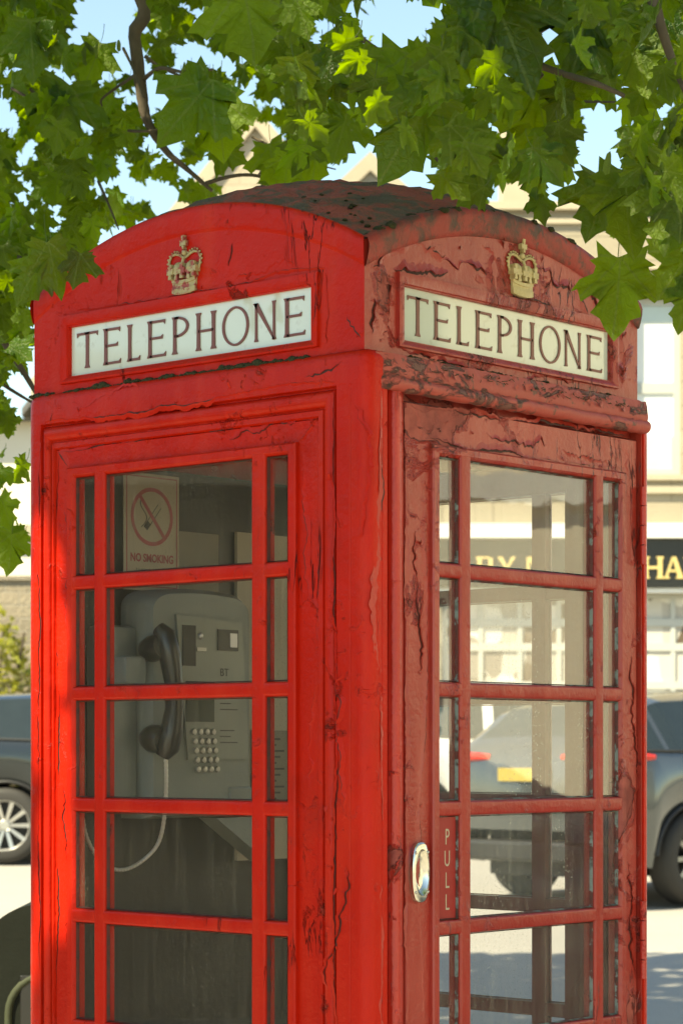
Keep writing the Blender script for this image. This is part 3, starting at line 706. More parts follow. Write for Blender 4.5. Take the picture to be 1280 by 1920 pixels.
# moss along the ledge under the signs
def moss(face, u0, u1, z, seed, rmin=0.006, rmax=0.013, gaps=0.2, d=0.012):
    mb = MB(); rng = random.Random(seed); u = u0
    amp = 0.6
    while u < u1:
        amp = min(1.0, max(0.25, amp + rng.uniform(-0.28, 0.28))); r = (rmin + (rmax - rmin) * rng.random() ** 2) * amp
        if rng.random() > gaps:
            for q in range(4):
                k = rng.uniform(0.35, 0.75)
                mb.ball(face(u + rng.uniform(-.008, .008), z + r * rng.uniform(0.0, 0.5), d + rng.uniform(-0.004, 0.004)), r * k * 1.5, r * k, r * k * 0.9, 9, 6, jit=0.22, rng=rng)
        u += r * 0.8
    mb.build('moss', M['moss'], kiosk, smooth=180)['kind'] = 'stuff'
moss(FL, -0.335, 0.29, 2.098, 4, 0.005, 0.011, 0.12)
moss(FL, -0.425, -0.372, 2.098, 6, 0.007, 0.010, 0.0)
moss(FR, -0.315, 0.31, 2.098, 9, 0.003, 0.0055, 0.35, d=0.014)
# grit and litter lodged on the hood and dome edge
mb = MB(); rng = random.Random(12)
for k in range(70):
    t = rng.random(); u = -0.30 + 0.62 * t ** 0.7
    c = FR(u, 2.082 + rng.uniform(-0.006, 0.004), -0.010 + rng.uniform(-0.003, 0.003)); a = rng.uniform(0, 6.28); l = rng.uniform(0.004, 0.016)
    mb.tube([c, c + Vector((0.002, l * math.cos(a), l * 0.4 * math.sin(a)))], 0.0007, 4)
mb.build('lodged_twigs', M['moss'], kiosk)['kind'] = 'stuff'
mb = MB()
for k in range(60):
    u = rng.uniform(-0.40, 0.38); z = dome(AX1, DY + u) if abs(u) < 0.4 else ZS
    r = rng.uniform(0.003, 0.008); mb.ball((AX1 + rng.uniform(-0.02, 0.008), DY + u, dome(AX1, DY + u) + 0.002), r * 1.5, r * 1.5, r * 0.8, 7, 5, jit=0.2, rng=rng)
for k in range(16):
    t = rng.uniform(0, 1); x = AX1 - 0.01 - 0.16 * t + rng.gauss(0, .03); y = AY0 + 0.02 + 0.10 * t + rng.gauss(0, .025); x = min(x, AX1 - 0.005); y = max(y, AY0 + 0.005)
    r = rng.uniform(0.002, 0.004); mb.ball((x, y, dome(x, y) + 0.002), r * 1.6, r * 1.6, r * 0.8, 7, 5, jit=0.2, rng=rng)
mb.build('roof_moss', M['moss'], kiosk, smooth=180)['kind'] = 'stuff'

# curled paint flakes standing off the old coats
def flakes(face, zones, count, seed, mat, smin=0.006, smax=0.02):
    mb = MB(); rng = random.Random(seed)
    for k in range(count):
        u0, u1, z0, z1, d = rng.choice(zones)
        u, z = rng.uniform(u0, u1), rng.uniform(z0, z1); L = rng.uniform(smin, smax); W = L * rng.uniform(0.35, 0.8)
        a = rng.uniform(0, 6.28); ca, sa = math.cos(a), math.sin(a); curl = rng.uniform(0.25, 0.75)
        n = 5; m = 3; vs = []
        jag = [rng.uniform(0.6, 1.1) for _ in range(m + 1)]
        for i in range(n + 1):
            t = i / n
            for j in range(m + 1):
                q = (j / m - 0.5) * W * (1 - 0.35 * t + rng.uniform(-.1, .1)); x = L * t * jag[j] * (1 - 0.2 * curl * t); up = L * curl * t * t * 0.55
                vs.append(face(u + x * ca - q * sa, z + x * sa + q * ca, d - 0.0006 - up))
        mb.add(vs, [(i * (m + 1) + j, i * (m + 1) + j + 1, (i + 1) * (m + 1) + j + 1, (i + 1) * (m + 1) + j) for i in range(n) for j in range(m)])
    o = mb.build('paint_flakes', mat, kiosk, smooth=180, fixn=False); o['kind'] = 'stuff'
flakes(EF[1], [(-0.34, 0.30, SIGZ[1] + 0.03, SIGZ[1] + 0.09, 0.0), (-0.38, -0.35, 2.13, 2.24, 0.0), (-0.2, 0.2, SIGZ[1] + 0.06, SIGZ[1] + 0.115, 0.0), (0.34, 0.38, 2.13, 2.24, 0.0)], 26, 21, M['red_old'], 0.008, 0.024)
flakes(FR, [(-0.30, 0.35, 1.955, 2.01, 0.010), (-0.31, -0.27, 1.0, 1.95, 0.010), (0.34, 0.37, 1.0, 1.95, 0.010)], 14, 22, M['red_old'], 0.005, 0.014)
flakes(FR, [(-0.30, 0.38, 2.07, 2.095, -0.010)], 22, 23, M['hood'], 0.008, 0.022)
flakes(FL, [(-0.38, 0.36, 2.05, 2.09, 0.0), (-0.34, 0.30, 1.955, 1.985, 0.012), (0.28, 0.31, 1.0, 1.95, 0.012), (0.345, 0.37, 1.0, 2.0, 0.0)], 34, 24, M['red'], 0.004, 0.013)
flakes(EF[0], [(-0.35, 0.35, SIGZ[1] + 0.03, SIGZ[1] + 0.07, 0.0)], 8, 25, M['red'], 0.004, 0.010)

# cracks: ragged gaps down to the old dark coat, with the paint lifted along one edge
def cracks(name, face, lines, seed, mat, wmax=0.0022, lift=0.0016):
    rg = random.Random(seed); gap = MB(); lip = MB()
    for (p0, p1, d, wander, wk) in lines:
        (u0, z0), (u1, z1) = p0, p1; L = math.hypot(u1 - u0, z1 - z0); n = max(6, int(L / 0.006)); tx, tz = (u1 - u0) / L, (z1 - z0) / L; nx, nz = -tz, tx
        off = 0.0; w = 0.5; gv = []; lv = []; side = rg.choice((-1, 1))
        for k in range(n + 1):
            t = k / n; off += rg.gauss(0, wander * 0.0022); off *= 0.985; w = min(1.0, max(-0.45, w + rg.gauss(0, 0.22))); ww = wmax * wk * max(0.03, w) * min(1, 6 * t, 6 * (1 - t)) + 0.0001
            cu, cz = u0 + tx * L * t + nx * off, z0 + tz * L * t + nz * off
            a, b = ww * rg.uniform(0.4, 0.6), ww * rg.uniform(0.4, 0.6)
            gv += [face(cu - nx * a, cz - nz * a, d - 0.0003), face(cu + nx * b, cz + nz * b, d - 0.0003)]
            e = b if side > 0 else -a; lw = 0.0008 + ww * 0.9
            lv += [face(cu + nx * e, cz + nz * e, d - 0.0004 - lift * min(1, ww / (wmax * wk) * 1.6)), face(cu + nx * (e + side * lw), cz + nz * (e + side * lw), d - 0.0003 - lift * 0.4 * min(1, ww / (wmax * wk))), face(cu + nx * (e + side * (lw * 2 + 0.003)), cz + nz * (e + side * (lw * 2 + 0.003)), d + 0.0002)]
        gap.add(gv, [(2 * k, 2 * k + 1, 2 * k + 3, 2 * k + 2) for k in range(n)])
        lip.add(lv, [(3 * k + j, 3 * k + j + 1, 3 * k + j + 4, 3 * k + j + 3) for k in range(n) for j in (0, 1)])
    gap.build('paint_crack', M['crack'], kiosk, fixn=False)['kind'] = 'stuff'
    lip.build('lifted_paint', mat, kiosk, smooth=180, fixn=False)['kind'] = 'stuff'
rg = random.Random(40)
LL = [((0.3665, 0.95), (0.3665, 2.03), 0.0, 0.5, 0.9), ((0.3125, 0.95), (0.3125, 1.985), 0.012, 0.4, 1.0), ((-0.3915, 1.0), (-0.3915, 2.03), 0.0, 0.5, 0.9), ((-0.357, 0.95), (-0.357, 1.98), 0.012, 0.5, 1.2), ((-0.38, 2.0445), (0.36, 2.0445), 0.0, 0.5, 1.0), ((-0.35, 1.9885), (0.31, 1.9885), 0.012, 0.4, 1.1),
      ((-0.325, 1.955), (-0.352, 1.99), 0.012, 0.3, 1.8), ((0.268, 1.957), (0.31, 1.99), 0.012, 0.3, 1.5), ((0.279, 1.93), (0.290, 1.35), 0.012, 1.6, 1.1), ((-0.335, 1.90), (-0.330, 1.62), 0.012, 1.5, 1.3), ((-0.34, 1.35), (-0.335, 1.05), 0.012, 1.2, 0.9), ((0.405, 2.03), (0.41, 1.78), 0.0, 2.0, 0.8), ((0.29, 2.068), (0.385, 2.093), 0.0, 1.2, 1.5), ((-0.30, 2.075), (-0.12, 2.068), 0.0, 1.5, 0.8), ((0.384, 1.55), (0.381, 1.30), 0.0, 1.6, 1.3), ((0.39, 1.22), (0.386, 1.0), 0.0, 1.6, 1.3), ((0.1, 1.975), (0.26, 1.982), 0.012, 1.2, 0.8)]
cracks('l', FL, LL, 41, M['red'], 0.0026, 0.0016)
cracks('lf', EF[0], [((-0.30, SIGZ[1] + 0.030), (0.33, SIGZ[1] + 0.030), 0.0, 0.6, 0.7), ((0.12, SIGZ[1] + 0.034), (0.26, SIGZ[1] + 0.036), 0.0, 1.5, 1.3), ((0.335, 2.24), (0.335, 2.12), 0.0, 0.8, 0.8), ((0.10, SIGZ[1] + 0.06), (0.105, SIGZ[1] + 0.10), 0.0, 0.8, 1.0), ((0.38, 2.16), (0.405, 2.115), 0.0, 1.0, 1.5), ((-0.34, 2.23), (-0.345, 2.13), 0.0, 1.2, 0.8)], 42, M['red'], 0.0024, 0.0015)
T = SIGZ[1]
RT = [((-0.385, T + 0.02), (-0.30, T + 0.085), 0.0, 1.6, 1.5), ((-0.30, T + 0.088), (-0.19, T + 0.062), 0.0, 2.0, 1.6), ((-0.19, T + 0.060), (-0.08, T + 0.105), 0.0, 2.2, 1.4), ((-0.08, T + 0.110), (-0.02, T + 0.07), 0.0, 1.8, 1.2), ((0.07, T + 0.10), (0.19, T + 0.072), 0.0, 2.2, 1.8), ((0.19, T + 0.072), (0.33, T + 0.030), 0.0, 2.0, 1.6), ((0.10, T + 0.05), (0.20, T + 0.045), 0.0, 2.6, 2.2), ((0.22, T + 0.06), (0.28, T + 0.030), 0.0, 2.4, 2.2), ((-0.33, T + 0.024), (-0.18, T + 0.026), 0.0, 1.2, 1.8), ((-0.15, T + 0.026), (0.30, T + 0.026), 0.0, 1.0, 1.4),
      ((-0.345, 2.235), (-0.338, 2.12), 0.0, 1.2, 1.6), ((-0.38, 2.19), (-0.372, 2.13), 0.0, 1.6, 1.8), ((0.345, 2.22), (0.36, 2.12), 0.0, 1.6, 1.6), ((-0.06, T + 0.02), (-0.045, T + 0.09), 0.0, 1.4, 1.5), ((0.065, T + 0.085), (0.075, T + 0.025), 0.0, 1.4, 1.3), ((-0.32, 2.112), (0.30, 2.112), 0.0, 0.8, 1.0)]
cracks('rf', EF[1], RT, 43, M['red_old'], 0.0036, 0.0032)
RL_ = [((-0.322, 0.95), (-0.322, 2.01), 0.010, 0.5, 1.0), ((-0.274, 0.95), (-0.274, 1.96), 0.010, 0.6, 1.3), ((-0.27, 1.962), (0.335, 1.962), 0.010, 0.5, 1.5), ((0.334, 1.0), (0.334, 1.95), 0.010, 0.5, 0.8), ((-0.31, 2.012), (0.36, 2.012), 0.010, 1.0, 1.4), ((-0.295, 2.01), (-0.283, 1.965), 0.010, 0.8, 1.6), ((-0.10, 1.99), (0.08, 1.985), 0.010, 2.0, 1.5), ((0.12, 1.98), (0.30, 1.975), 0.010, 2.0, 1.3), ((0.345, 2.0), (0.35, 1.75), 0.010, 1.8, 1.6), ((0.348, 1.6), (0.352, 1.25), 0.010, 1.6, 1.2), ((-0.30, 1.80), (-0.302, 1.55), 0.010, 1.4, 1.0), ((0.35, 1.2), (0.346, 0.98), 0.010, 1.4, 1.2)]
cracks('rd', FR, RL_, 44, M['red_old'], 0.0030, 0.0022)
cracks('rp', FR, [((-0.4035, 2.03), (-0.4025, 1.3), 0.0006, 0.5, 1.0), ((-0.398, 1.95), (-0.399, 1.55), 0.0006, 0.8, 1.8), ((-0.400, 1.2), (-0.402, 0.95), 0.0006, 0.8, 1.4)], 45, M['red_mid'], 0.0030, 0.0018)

# door furniture
mb = MB(); hu, hz, hw, hh = -0.2935, ZE - 0.213, 0.0235, 0.052
def oval(sc, d, n=36, sq=1.0):
    out = []
    for k in range(n):
        a = 2 * math.pi * k / n; x = math.cos(a); y = math.sin(a)
        # stadium outline
        yy = hh * sc * y; xx = hw * sc * x
        if sc > 0.9: xx = hw * (abs(x) ** 0.6) * math.copysign(1, x) * sc
        out.append(FR(hu + xx, hz + yy, d))
    return out
rings = [oval(1.0, 0.010), oval(1.0, 0.002), oval(0.95, 0.0), oval(0.78, -0.001), oval(0.75, 0.001), oval(0.64, 0.0052), oval(0.48, 0.0078), oval(0.28, 0.0092), oval(0.08, 0.0096)]
n = 36; vs = sum(rings, []); mb.add(vs, [(i * n + k, i * n + (k + 1) % n, (i + 1) * n + (k + 1) % n, (i + 1) * n + k) for i in range(len(rings) - 1) for k in range(n)] + [tuple((len(rings) - 1) * n + k for k in range(n))])
hd = mb.build('handle', M['steel'], door, smooth=50)
mb = MB()
for du, dz in ((-0.7, 0.66), (0.7, 0.66), (-0.7, -0.66), (0.7, -0.66)):
    mb = MB(); mb.ball(FR(hu + hw * du, hz + hh * dz, -0.0002), 0.0018, 0.003, 0.003, 8, 6)
    mb.build('screw', M['steel_dull'], hd, smooth=180)
for zc in (ZE + 0.435, ZE - 0.37):
    mb = MB()
    for k in range(4):
        z0 = zc - 0.075 + 0.038 * k; mb.tube([FR(0.3785, z0, -0.002), FR(0.3785, z0 + 0.036, -0.002)], 0.0065, 10)
    mb.build('hinge', M['red_mid'], door, smooth=40)
def text_mb(txt, size, fn, depth, sx=1.0, bold=0.0, extr=None):
    """a line of text as mesh polygons; fn maps (x, y, d) to 3-D"""
    cu = bpy.data.curves.new('txt', 'FONT'); cu.body = txt; cu.size = size; cu.align_x = 'CENTER'; cu.resolution_u = 3; cu.extrude = 0.5; cu.offset = bold
    ob = bpy.data.objects.new('txt', cu); COL.objects.link(ob)
    dg = bpy.context.evaluated_depsgraph_get(); me = bpy.data.meshes.new_from_object(ob.evaluated_get(dg))
    mb = MB(); mb.add([fn(v.co.x * sx, v.co.y, v.co.z * depth) for v in me.vertices], [list(p.vertices) for p in me.polygons])
    bpy.data.objects.remove(ob); bpy.data.curves.remove(cu); bpy.data.meshes.remove(me); return mb
mb = MB(); mb.box(XH - 0.0132, XH - 0.0112, -0.236, -0.187, ZE - 0.300, ZE - 0.118); pp = mb.build('pull_plate', M['pull_plate'], door)
mbt = MB()
for k, chh in enumerate('PULL'):
    t = text_mb(chh, 0.040, lambda x, y, d, k=k: FR(-0.2105 + x, ZE - 0.1670 - 0.0385 * k + y, 0.0110 - d), 0.0003, sx=0.62)
    mbt.add(t.v, t.f)
mbt.build('lettering', M['pull_letter'], pp)

# ------------------------------------------------------------------ inside the kiosk: payphone, notices
WX = -0.372
FI = Face((WX, 0), (0, 1), (1, 0))              # the inner back wall, seen from inside; d<0 comes forward
mb = MB(); mb.box(XL + 0.043, WX, -0.37, 0.35, BOT, 1.98); mb.build('back_board', M['back_board'], kiosk)
mb = MB(); mb.box(WX + 0.002, WX + 0.012, -0.10, 0.018, 1.40, 1.86); mb.build('mounting_board', M['grey_board'], kiosk)
mb = MB(); mb.box(WX + 0.002, WX + 0.010, 0.075, 0.30, 1.19, 1.87); mb.build('notice_board', M['cream_card'], kiosk)
phone = empty('payphone', (WX + 0.013, -0.072, 1.27))
tag(phone, 'grey metal payphone with black handset on the inner back wall of the kiosk', 'payphone')
D0 = 0.080
def PH(y, z, d): return Vector((d, y, z - 1.27))
def ph_outline(y0, y1, z0, z1, rtop, n=8):
    pts = [(y0, z0), (y1, z0)]
    for k in range(n + 1):
        a = R_(90 * k / n); pts.append((y1 - rtop * (1 - math.cos(a)) , z1 - 0.035 + 0.035 * math.sin(a)))
    pts += [((y1 - rtop) - (y1 - y0 - 2 * rtop) * t, z1 + 0.004 * math.sin(math.pi * t)) for t in (0.25, 0.5, 0.75)]
    for k in range(n + 1):
        a = R_(90 - 90 * k / n); pts.append((y0 + rtop * (1 - math.cos(a)), z1 - 0.035 + 0.035 * math.sin(a)))
    return pts
o1 = ph_outline(-0.185, 0.105, 1.285, 1.735, 0.06); o2 = [( -0.04 + (y + 0.04) * 0.93, 1.285 + (z - 1.285) * 0.965 + 0.006) for y, z in o1]
mb = MB(); n = len(o1); vs = [PH(y, z, 0) for y, z in o1] + [PH(y, z, D0 * 0.75) for y, z in o1] + [PH(y, z, D0) for y, z in o2]
mb.add(vs, [tuple(range(n))[::-1], tuple(range(2 * n, 3 * n))] + [(j * n + i, j * n + (i + 1) % n, (j + 1) * n + (i + 1) % n, (j + 1) * n + i) for j in (0, 1) for i in range(n)])
mb.build('casing', M['phone_body'], phone, smooth=40)
fpts = [(-0.118, 1.685), (0.068, 1.675), (0.088, 1.40), (-0.085, 1.40)]
mb = MB(); mb.prism([PH(y, z, D0 + 0.0005) for y, z in fpts], (0.006, 0, 0)); face_o = mb.build('face_plate', M['phone_face'], phone)
DF = D0 + 0.0065
mb = MB(); mb.box(DF, DF + 0.002, -0.102, -0.066, 1.585, 1.665); mb.build('coin_slot_panel', M['black_plastic'], face_o)
mb = MB(); mb.box(DF, DF + 0.003, -0.004, 0.054, 1.618, 1.660); mb.build('card_slot', M['black_plastic'], face_o)
mb = MB(); mb.box(DF + 0.0032, DF + 0.004, 0.030, 0.050, 1.625, 1.653); mb.build('sticker', M['white_paint'], face_o)
mb = MB(); mb.box(DF, DF + 0.002, -0.092, -0.014, 1.475, 1.555); mb.build('display', plain('dull display', (0.055, 0.065, 0.05), 0.2), face_o)
mb = MB(); mb.ball(PH(-0.052, 1.645, DF), 0.006, 0.007, 0.007, 12, 8); mb.box(DF, DF + 0.004, -0.064, -0.038, 1.615 - 0, 1.622); mb.v = [(x, y, z - (1.27 if z > 1.0 else 0)) for x, y, z in mb.v]; mb.build('coin_button', M['steel_dull'], face_o)
for ob in [c for c in face_o.children if c.name.split('.')[0] in ('coin_slot_panel', 'card_slot', 'sticker', 'display')]:
    for v in ob.data.vertices: v.co.z -= 1.27
mb = MB()
for i in range(5):
    for j in range(4):
        mb.lathe([(0.0, 0.006), (0.0055, 0.0055), (0.0065, 0.003), (0.0068, 0.0)], 12, Matrix.Translation(PH(-0.072 + 0.018 * j + 0.003 * i, 1.467 - 0.0185 * i - 0.012, DF)) @ Matrix.Rotation(R_(90), 4, 'Y'))
mb.build('keypad', M['steel_dull'], face_o, smooth=40)
mbt = MB()
for k in range(7):
    mbt.add(*(lambda t: (t.v, t.f))(MB().obox(PH(0.004, 1.535 - 0.012 * k - (0.03 if k > 3 else 0), DF + 0.0003), (0.0006, 0, 0), (0, 0.05 - 0.01 * (k % 3), 0), (0, 0, 0.0022))))
t = text_mb('BT', 0.022, lambda x, y, d: PH(0.016 + x, 1.567 + y, DF + 0.0006 + d), 0.0005); mbt.add(t.v, t.f)
mbt.build('printed_lines', M['print_black'], face_o)
# cradle housing to the left of the face, handset and armoured cord
mb = MB(); mb.box(0.0005, 0.055, -0.282, -0.190, 1.30 - 1.27, 1.66 - 1.27, 0.012); mb.box(0.0005, 0.095, -0.262, -0.205, 1.545 - 1.27, 1.60 - 1.27, 0.008); mb.build('cradle', M['phone_body'], phone, smooth=40)
HX2 = -0.055
hp = [(-0.186, 1.655, 0.105), (-0.180, 1.642, 0.117), (-0.172, 1.60, 0.124), (-0.165, 1.55, 0.126), (-0.163, 1.50, 0.126), (-0.166, 1.455, 0.122), (-0.172, 1.425, 0.115), (-0.176, 1.408, 0.106)]
mb = MB(); mb.tube([PH(*q) for q in hp], [0.014, 0.021, 0.022, 0.018, 0.0185, 0.023, 0.025, 0.016], 12)
mb.lathe([(0.0, 0.02), (0.024, 0.018), (0.026, 0.008), (0.026, -0.012), (0.02, -0.03), (0.0, -0.032)], 20, Matrix.Translation(PH(-0.186, 1.617, 0.100)) @ Matrix.Rotation(R_(80), 4, 'Y'))
mb.lathe([(0.0, 0.02), (0.024, 0.018), (0.028, 0.008), (0.028, -0.012), (0.02, -0.03), (0.0, -0.032)], 20, Matrix.Translation(PH(-0.182, 1.440, 0.098)) @ Matrix.Rotation(R_(95), 4, 'Y'))
hs = mb.build('handset', M['black_plastic'], phone, smooth=60)
mb = MB(); cp = [Vector(q) for q in [(-0.172, 1.407, 0.112), (-0.164, 1.353, 0.105), (-0.154, 1.291, 0.09), (-0.151, 1.238, 0.07), (-0.171, 1.205, 0.05), (-0.206, 1.187, 0.036), (-0.243, 1.192, 0.028), (-0.275, 1.22, 0.022), (-0.296, 1.261, 0.018), (-0.302, 1.313, 0.014)]]
fine = []
for i in range(len(cp) - 1):
    p0, p1, p2, p3 = cp[max(i - 1, 0)], cp[i], cp[i + 1], cp[min(i + 2, len(cp) - 1)]
    for k in range(12):
        t = k / 12; fine.append(0.5 * ((2 * p1) + (p2 - p0) * t + (2 * p0 - 5 * p1 + 4 * p2 - p3) * t * t + (3 * p1 - p0 - 3 * p2 + p3) * t ** 3))
mb.tube([PH(q.x, q.y, q.z) for q in fine], [0.0043 if k % 2 else 0.0034 for k in range(len(fine))], 8)
mb.build('armoured_cord', plain('cord armour', (0.52, 0.50, 0.44), 0.32, 0.35, var=0.1), phone)
mb = MB(); mb.box(D0 * 0.76, D0 + 0.004, 0.035, 0.10, 1.295 - 1.27, 1.345 - 1.27, 0.004); mb.build('coin_return', M['phone_body'], phone)
mb = MB(); mb.prism([(0.02, 0.01, 1.285 - 1.27 - 0.002), (0.02, 0.16, 1.285 - 1.27 - 0.002), (0.02, 0.16, 1.19 - 1.27)], (0.05, 0, 0)); mb.build('bracket', M['phone_body'], phone)

ns = empty('no_smoking_sign', (WX + 0.016, -0.178, 1.74)); tag(ns, 'cream no smoking card with red circle above the payphone handset', 'sign')
def NS(x, z, d=0.0): return Vector((0.002 + d, x, z))
mb = MB(); mb.obox(NS(-0.076, -0.005, -0.002), (0.002, 0, 0), (0, 0.152, 0), (0, 0, 0.232)); mb.build('card', M['cream_card'], ns)
def annulus(cx, cz, rx, rz, t, d, n=40):
    mb = MB()
    for k in range(n):
        a, b = 2 * math.pi * k / n, 2 * math.pi * (k + 1) / n
        mb.add([NS(cx + rx * math.cos(a), cz + rz * math.sin(a), d), NS(cx + rx * math.cos(b), cz + rz * math.sin(b), d), NS(cx + (rx - t) * math.cos(b), cz + (rz - t) * math.sin(b), d), NS(cx + (rx - t) * math.cos(a), cz + (rz - t) * math.sin(a), d)], [(0, 1, 2, 3)])
    return mb
mb = annulus(0, 0.142, 0.058, 0.058, 0.008, 0.0008)
a = R_(-50); dx, dz = math.cos(a), math.sin(a)
mb.add([NS(-dx * 0.054 + dz * 0.004, 0.142 - dz * 0.054 - dx * 0.004, 0.0012), NS(dx * 0.054 + dz * 0.004, 0.142 + dz * 0.054 - dx * 0.004, 0.0012), NS(dx * 0.054 - dz * 0.004, 0.142 + dz * 0.054 + dx * 0.004, 0.0012), NS(-dx * 0.054 - dz * 0.004, 0.142 - dz * 0.054 + dx * 0.004, 0.0012)], [(0, 1, 2, 3)])
for (x0, x1, z0, z1) in ((-0.07, 0.07, 0.219, 0.2215), (-0.07, 0.07, 0.002, 0.0045), (-0.07, -0.0675, 0.0045, 0.219), (0.0675, 0.07, 0.0045, 0.219)):
    mb.add([NS(x0, z0, 0.0008), NS(x1, z0, 0.0008), NS(x1, z1, 0.0008), NS(x0, z1, 0.0008)], [(0, 1, 2, 3)])
t = text_mb('NO SMOKING', 0.0225, lambda x, y, d: NS(x, 0.052 + y, 0.001 + d * 0.2), 0.001, sx=0.83, bold=0.0006); mb.add(t.v, t.f)
mb.build('red_print', M['sign_red'], ns, fixn=False)
mb = MB()
a = R_(50); dx, dz = math.cos(a), math.sin(a)
for t0, t1 in ((0.0045, 0.006), (-0.006, -0.0045)):
    mb.add([NS(-0.018 + dx * s - dz * w, 0.118 + dz * s + dx * w, 0.0009) for s, w in ((0, t0), (0.06, t0), (0.06, t1), (0, t1))], [(0, 1, 2, 3)])
mb.add([NS(-0.018 + dx * s - dz * w, 0.118 + dz * s + dx * w, 0.0009) for s, w in ((0, -0.006), (0.016, -0.006), (0.016, 0.006), (0, 0.006))], [(0, 1, 2, 3)])
for k in range(14):
    q0, q1 = k / 14, (k + 1) / 14
    def sm(q, o): return NS(-0.030 + 0.012 * math.sin(q * 5.5) + 0.012 * q + o, 0.120 + 0.058 * q, 0.0009)
    mb.add([sm(q0, -0.0012), sm(q1, -0.0012), sm(q1, 0.0012), sm(q0, 0.0012)], [(0, 1, 2, 3)])
t = text_mb('It is against the law to smoke', 0.0075, lambda x, y, d: NS(x, 0.034 + y, 0.0009 + d * 0.2), 0.001); mb.add(t.v, t.f)
mb.build('black_print', M['print_black'], ns, fixn=False)
nc = empty('notice_card', (WX + 0.0125, 0.17, 1.30)); tag(nc, 'small white printed notice on the board beside the payphone', 'notice')
mb = MB(); mb.box(0, 0.002, -0.055, 0.055, 0, 0.16); cd = mb.build('card', M['grey_board'], nc)
mb = MB()
for k in range(11): mb.box(0.0021, 0.0026, -0.045, 0.03 + 0.012 * ((k * 7) % 3 - 1), 0.015 + 0.0125 * k, 0.019 + 0.0125 * k)
mb.build('printed_lines', M['print_black'], nc)

# ------------------------------------------------------------------ litter bin behind the kiosk
bin_o = empty('litter_bin', P(-0.65, 6.4, gz(6.4) - 0.004), YAW); tag(bin_o, 'dark green-black litter bin with rounded top standing behind the kiosk on the left', 'litter bin')
mb = MB(); outl = [(-0.28, 0), (0.28, 0)] + [(0.12 + 0.16 * math.cos(R_(a)), 0.82 + 0.16 * math.sin(R_(a))) for a in range(0, 91, 6)] + [(-0.12 + 0.16 * math.cos(R_(a)), 0.82 + 0.16 * math.sin(R_(a))) for a in range(90, 181, 6)]
mb.prism([(x, -0.24, z) for x, z in outl], (0, 0.48, 0)); mb.build('body', plain('dark bin metal', (0.010, 0.012, 0.008), 0.7, var=0.4, scale=5, bump=0.001, spec=0.15), bin_o, smooth=40)
mb = MB(); mb.box(-0.17, 0.15, -0.246, -0.236, 0.60, 0.80, 0.004); mb.build('opening', M['black_plastic'], bin_o)
mb = MB(); mb.tube([(-0.20, -0.241, 0.10), (-0.20, -0.241, 0.60)] + [(-0.10 + 0.10 * math.cos(R_(a)), -0.241, 0.70 + 0.10 * math.sin(R_(a))) for a in range(180, 84, -12)], 0.010, 8); mb.build('moss_streak', plain('green algae', (0.028, 0.034, 0.014), 0.8, var=0.4, scale=14), bin_o, smooth=60)

# ------------------------------------------------------------------ buildings
def facade(mb, W, H, openings, depth=0.25, x0=0.0, z0=0.0, y=0.0):
    """wall in local xz with rectangular openings [(xa,xb,za,zb)], front at y, with reveals"""
    xs = sorted(set([x0, x0 + W] + [v for o in openings for v in o[:2]])); zs = sorted(set([z0, z0 + H] + [v for o in openings for v in o[2:]]))
    for xa, xb in zip(xs[:-1], xs[1:]):
        for za, zb in zip(zs[:-1], zs[1:]):
            cx, cz = (xa + xb) / 2, (za + zb) / 2
            if any(o[0] < cx < o[1] and o[2] < cz < o[3] for o in openings): continue
            mb.add([(xa, y, za), (xb, y, za), (xb, y, zb), (xa, y, zb)], [(0, 1, 2, 3)])
    for (a, b, c, d) in openings:
        mb.add([(a, y, c), (b, y, c), (b, y, d), (a, y, d), (a, y + depth, c), (b, y + depth, c), (b, y + depth, d), (a, y + depth, d)], [(0, 4, 5, 1), (1, 5, 6, 2), (2, 6, 7, 3), (3, 7, 4, 0)])
def window(parent, xa, xb, za, zb, y, fmat, gmat, rails=(), mull=(), fw=0.09, y2=None, label=None):
    fr = MB(); g = MB()
    fr.box(xa, xb, y, y + 0.07, za, za + fw); fr.box(xa, xb, y, y + 0.07, zb - fw, zb); fr.box(xa, xa + fw, y, y + 0.07, za + fw, zb - fw); fr.box(xb - fw, xb, y, y + 0.07, za + fw, zb - fw)
    for r in rails: fr.box(xa + fw, xb - fw, y + 0.003, y + 0.067, r - fw * 0.8, r + fw * 0.8)
    for m_ in mull: fr.box(m_ - fw * 0.5, m_ + fw * 0.5, y + 0.006, y + 0.064, za + fw, zb - fw)
    f = fr.build('window', fmat, parent); g.box(xa + fw * .5, xb - fw * .5, y + 0.03, y + 0.04, za + fw * .5, zb - fw * .5); g.build('pane', gmat, f); return f
S1 = 30.0; K1 = S1 / FPX
def bx(px): return (px - 640) * K1
def bz(py): return EYE + (1405 - py) * K1
shop = empty('shop_building', P(0, S1, 0), YAW); tag(shop, 'pale stone shop with black and gold fascia across the sunlit street', 'building')
G1 = gz(S1) - 0.13
wins = [(bx(1180), bx(1277), bz(890), bz(556))]
for k in (-2.3, 2.4, 4.8, 7.2): wins.append((wins[0][0] + k, wins[0][1] + k - (0 if k > 0 else 0.0), bz(890), bz(556)))
shopwin = [(1.25, 3.2, 1.15, bz(1112)), (3.45, 6.2, 1.15, bz(1112)), (7.0, 10.5, 1.15, bz(1112))]
mb = MB(); facade(mb, 11.4, bz(395) - G1, wins + shopwin, 0.3, 1.0, G1)
mb.box(1.0, 12.4, 0.32, 9.0, G1, bz(395) - 0.3); mb.build('wall', M['ashlar'], shop, fixn=False)
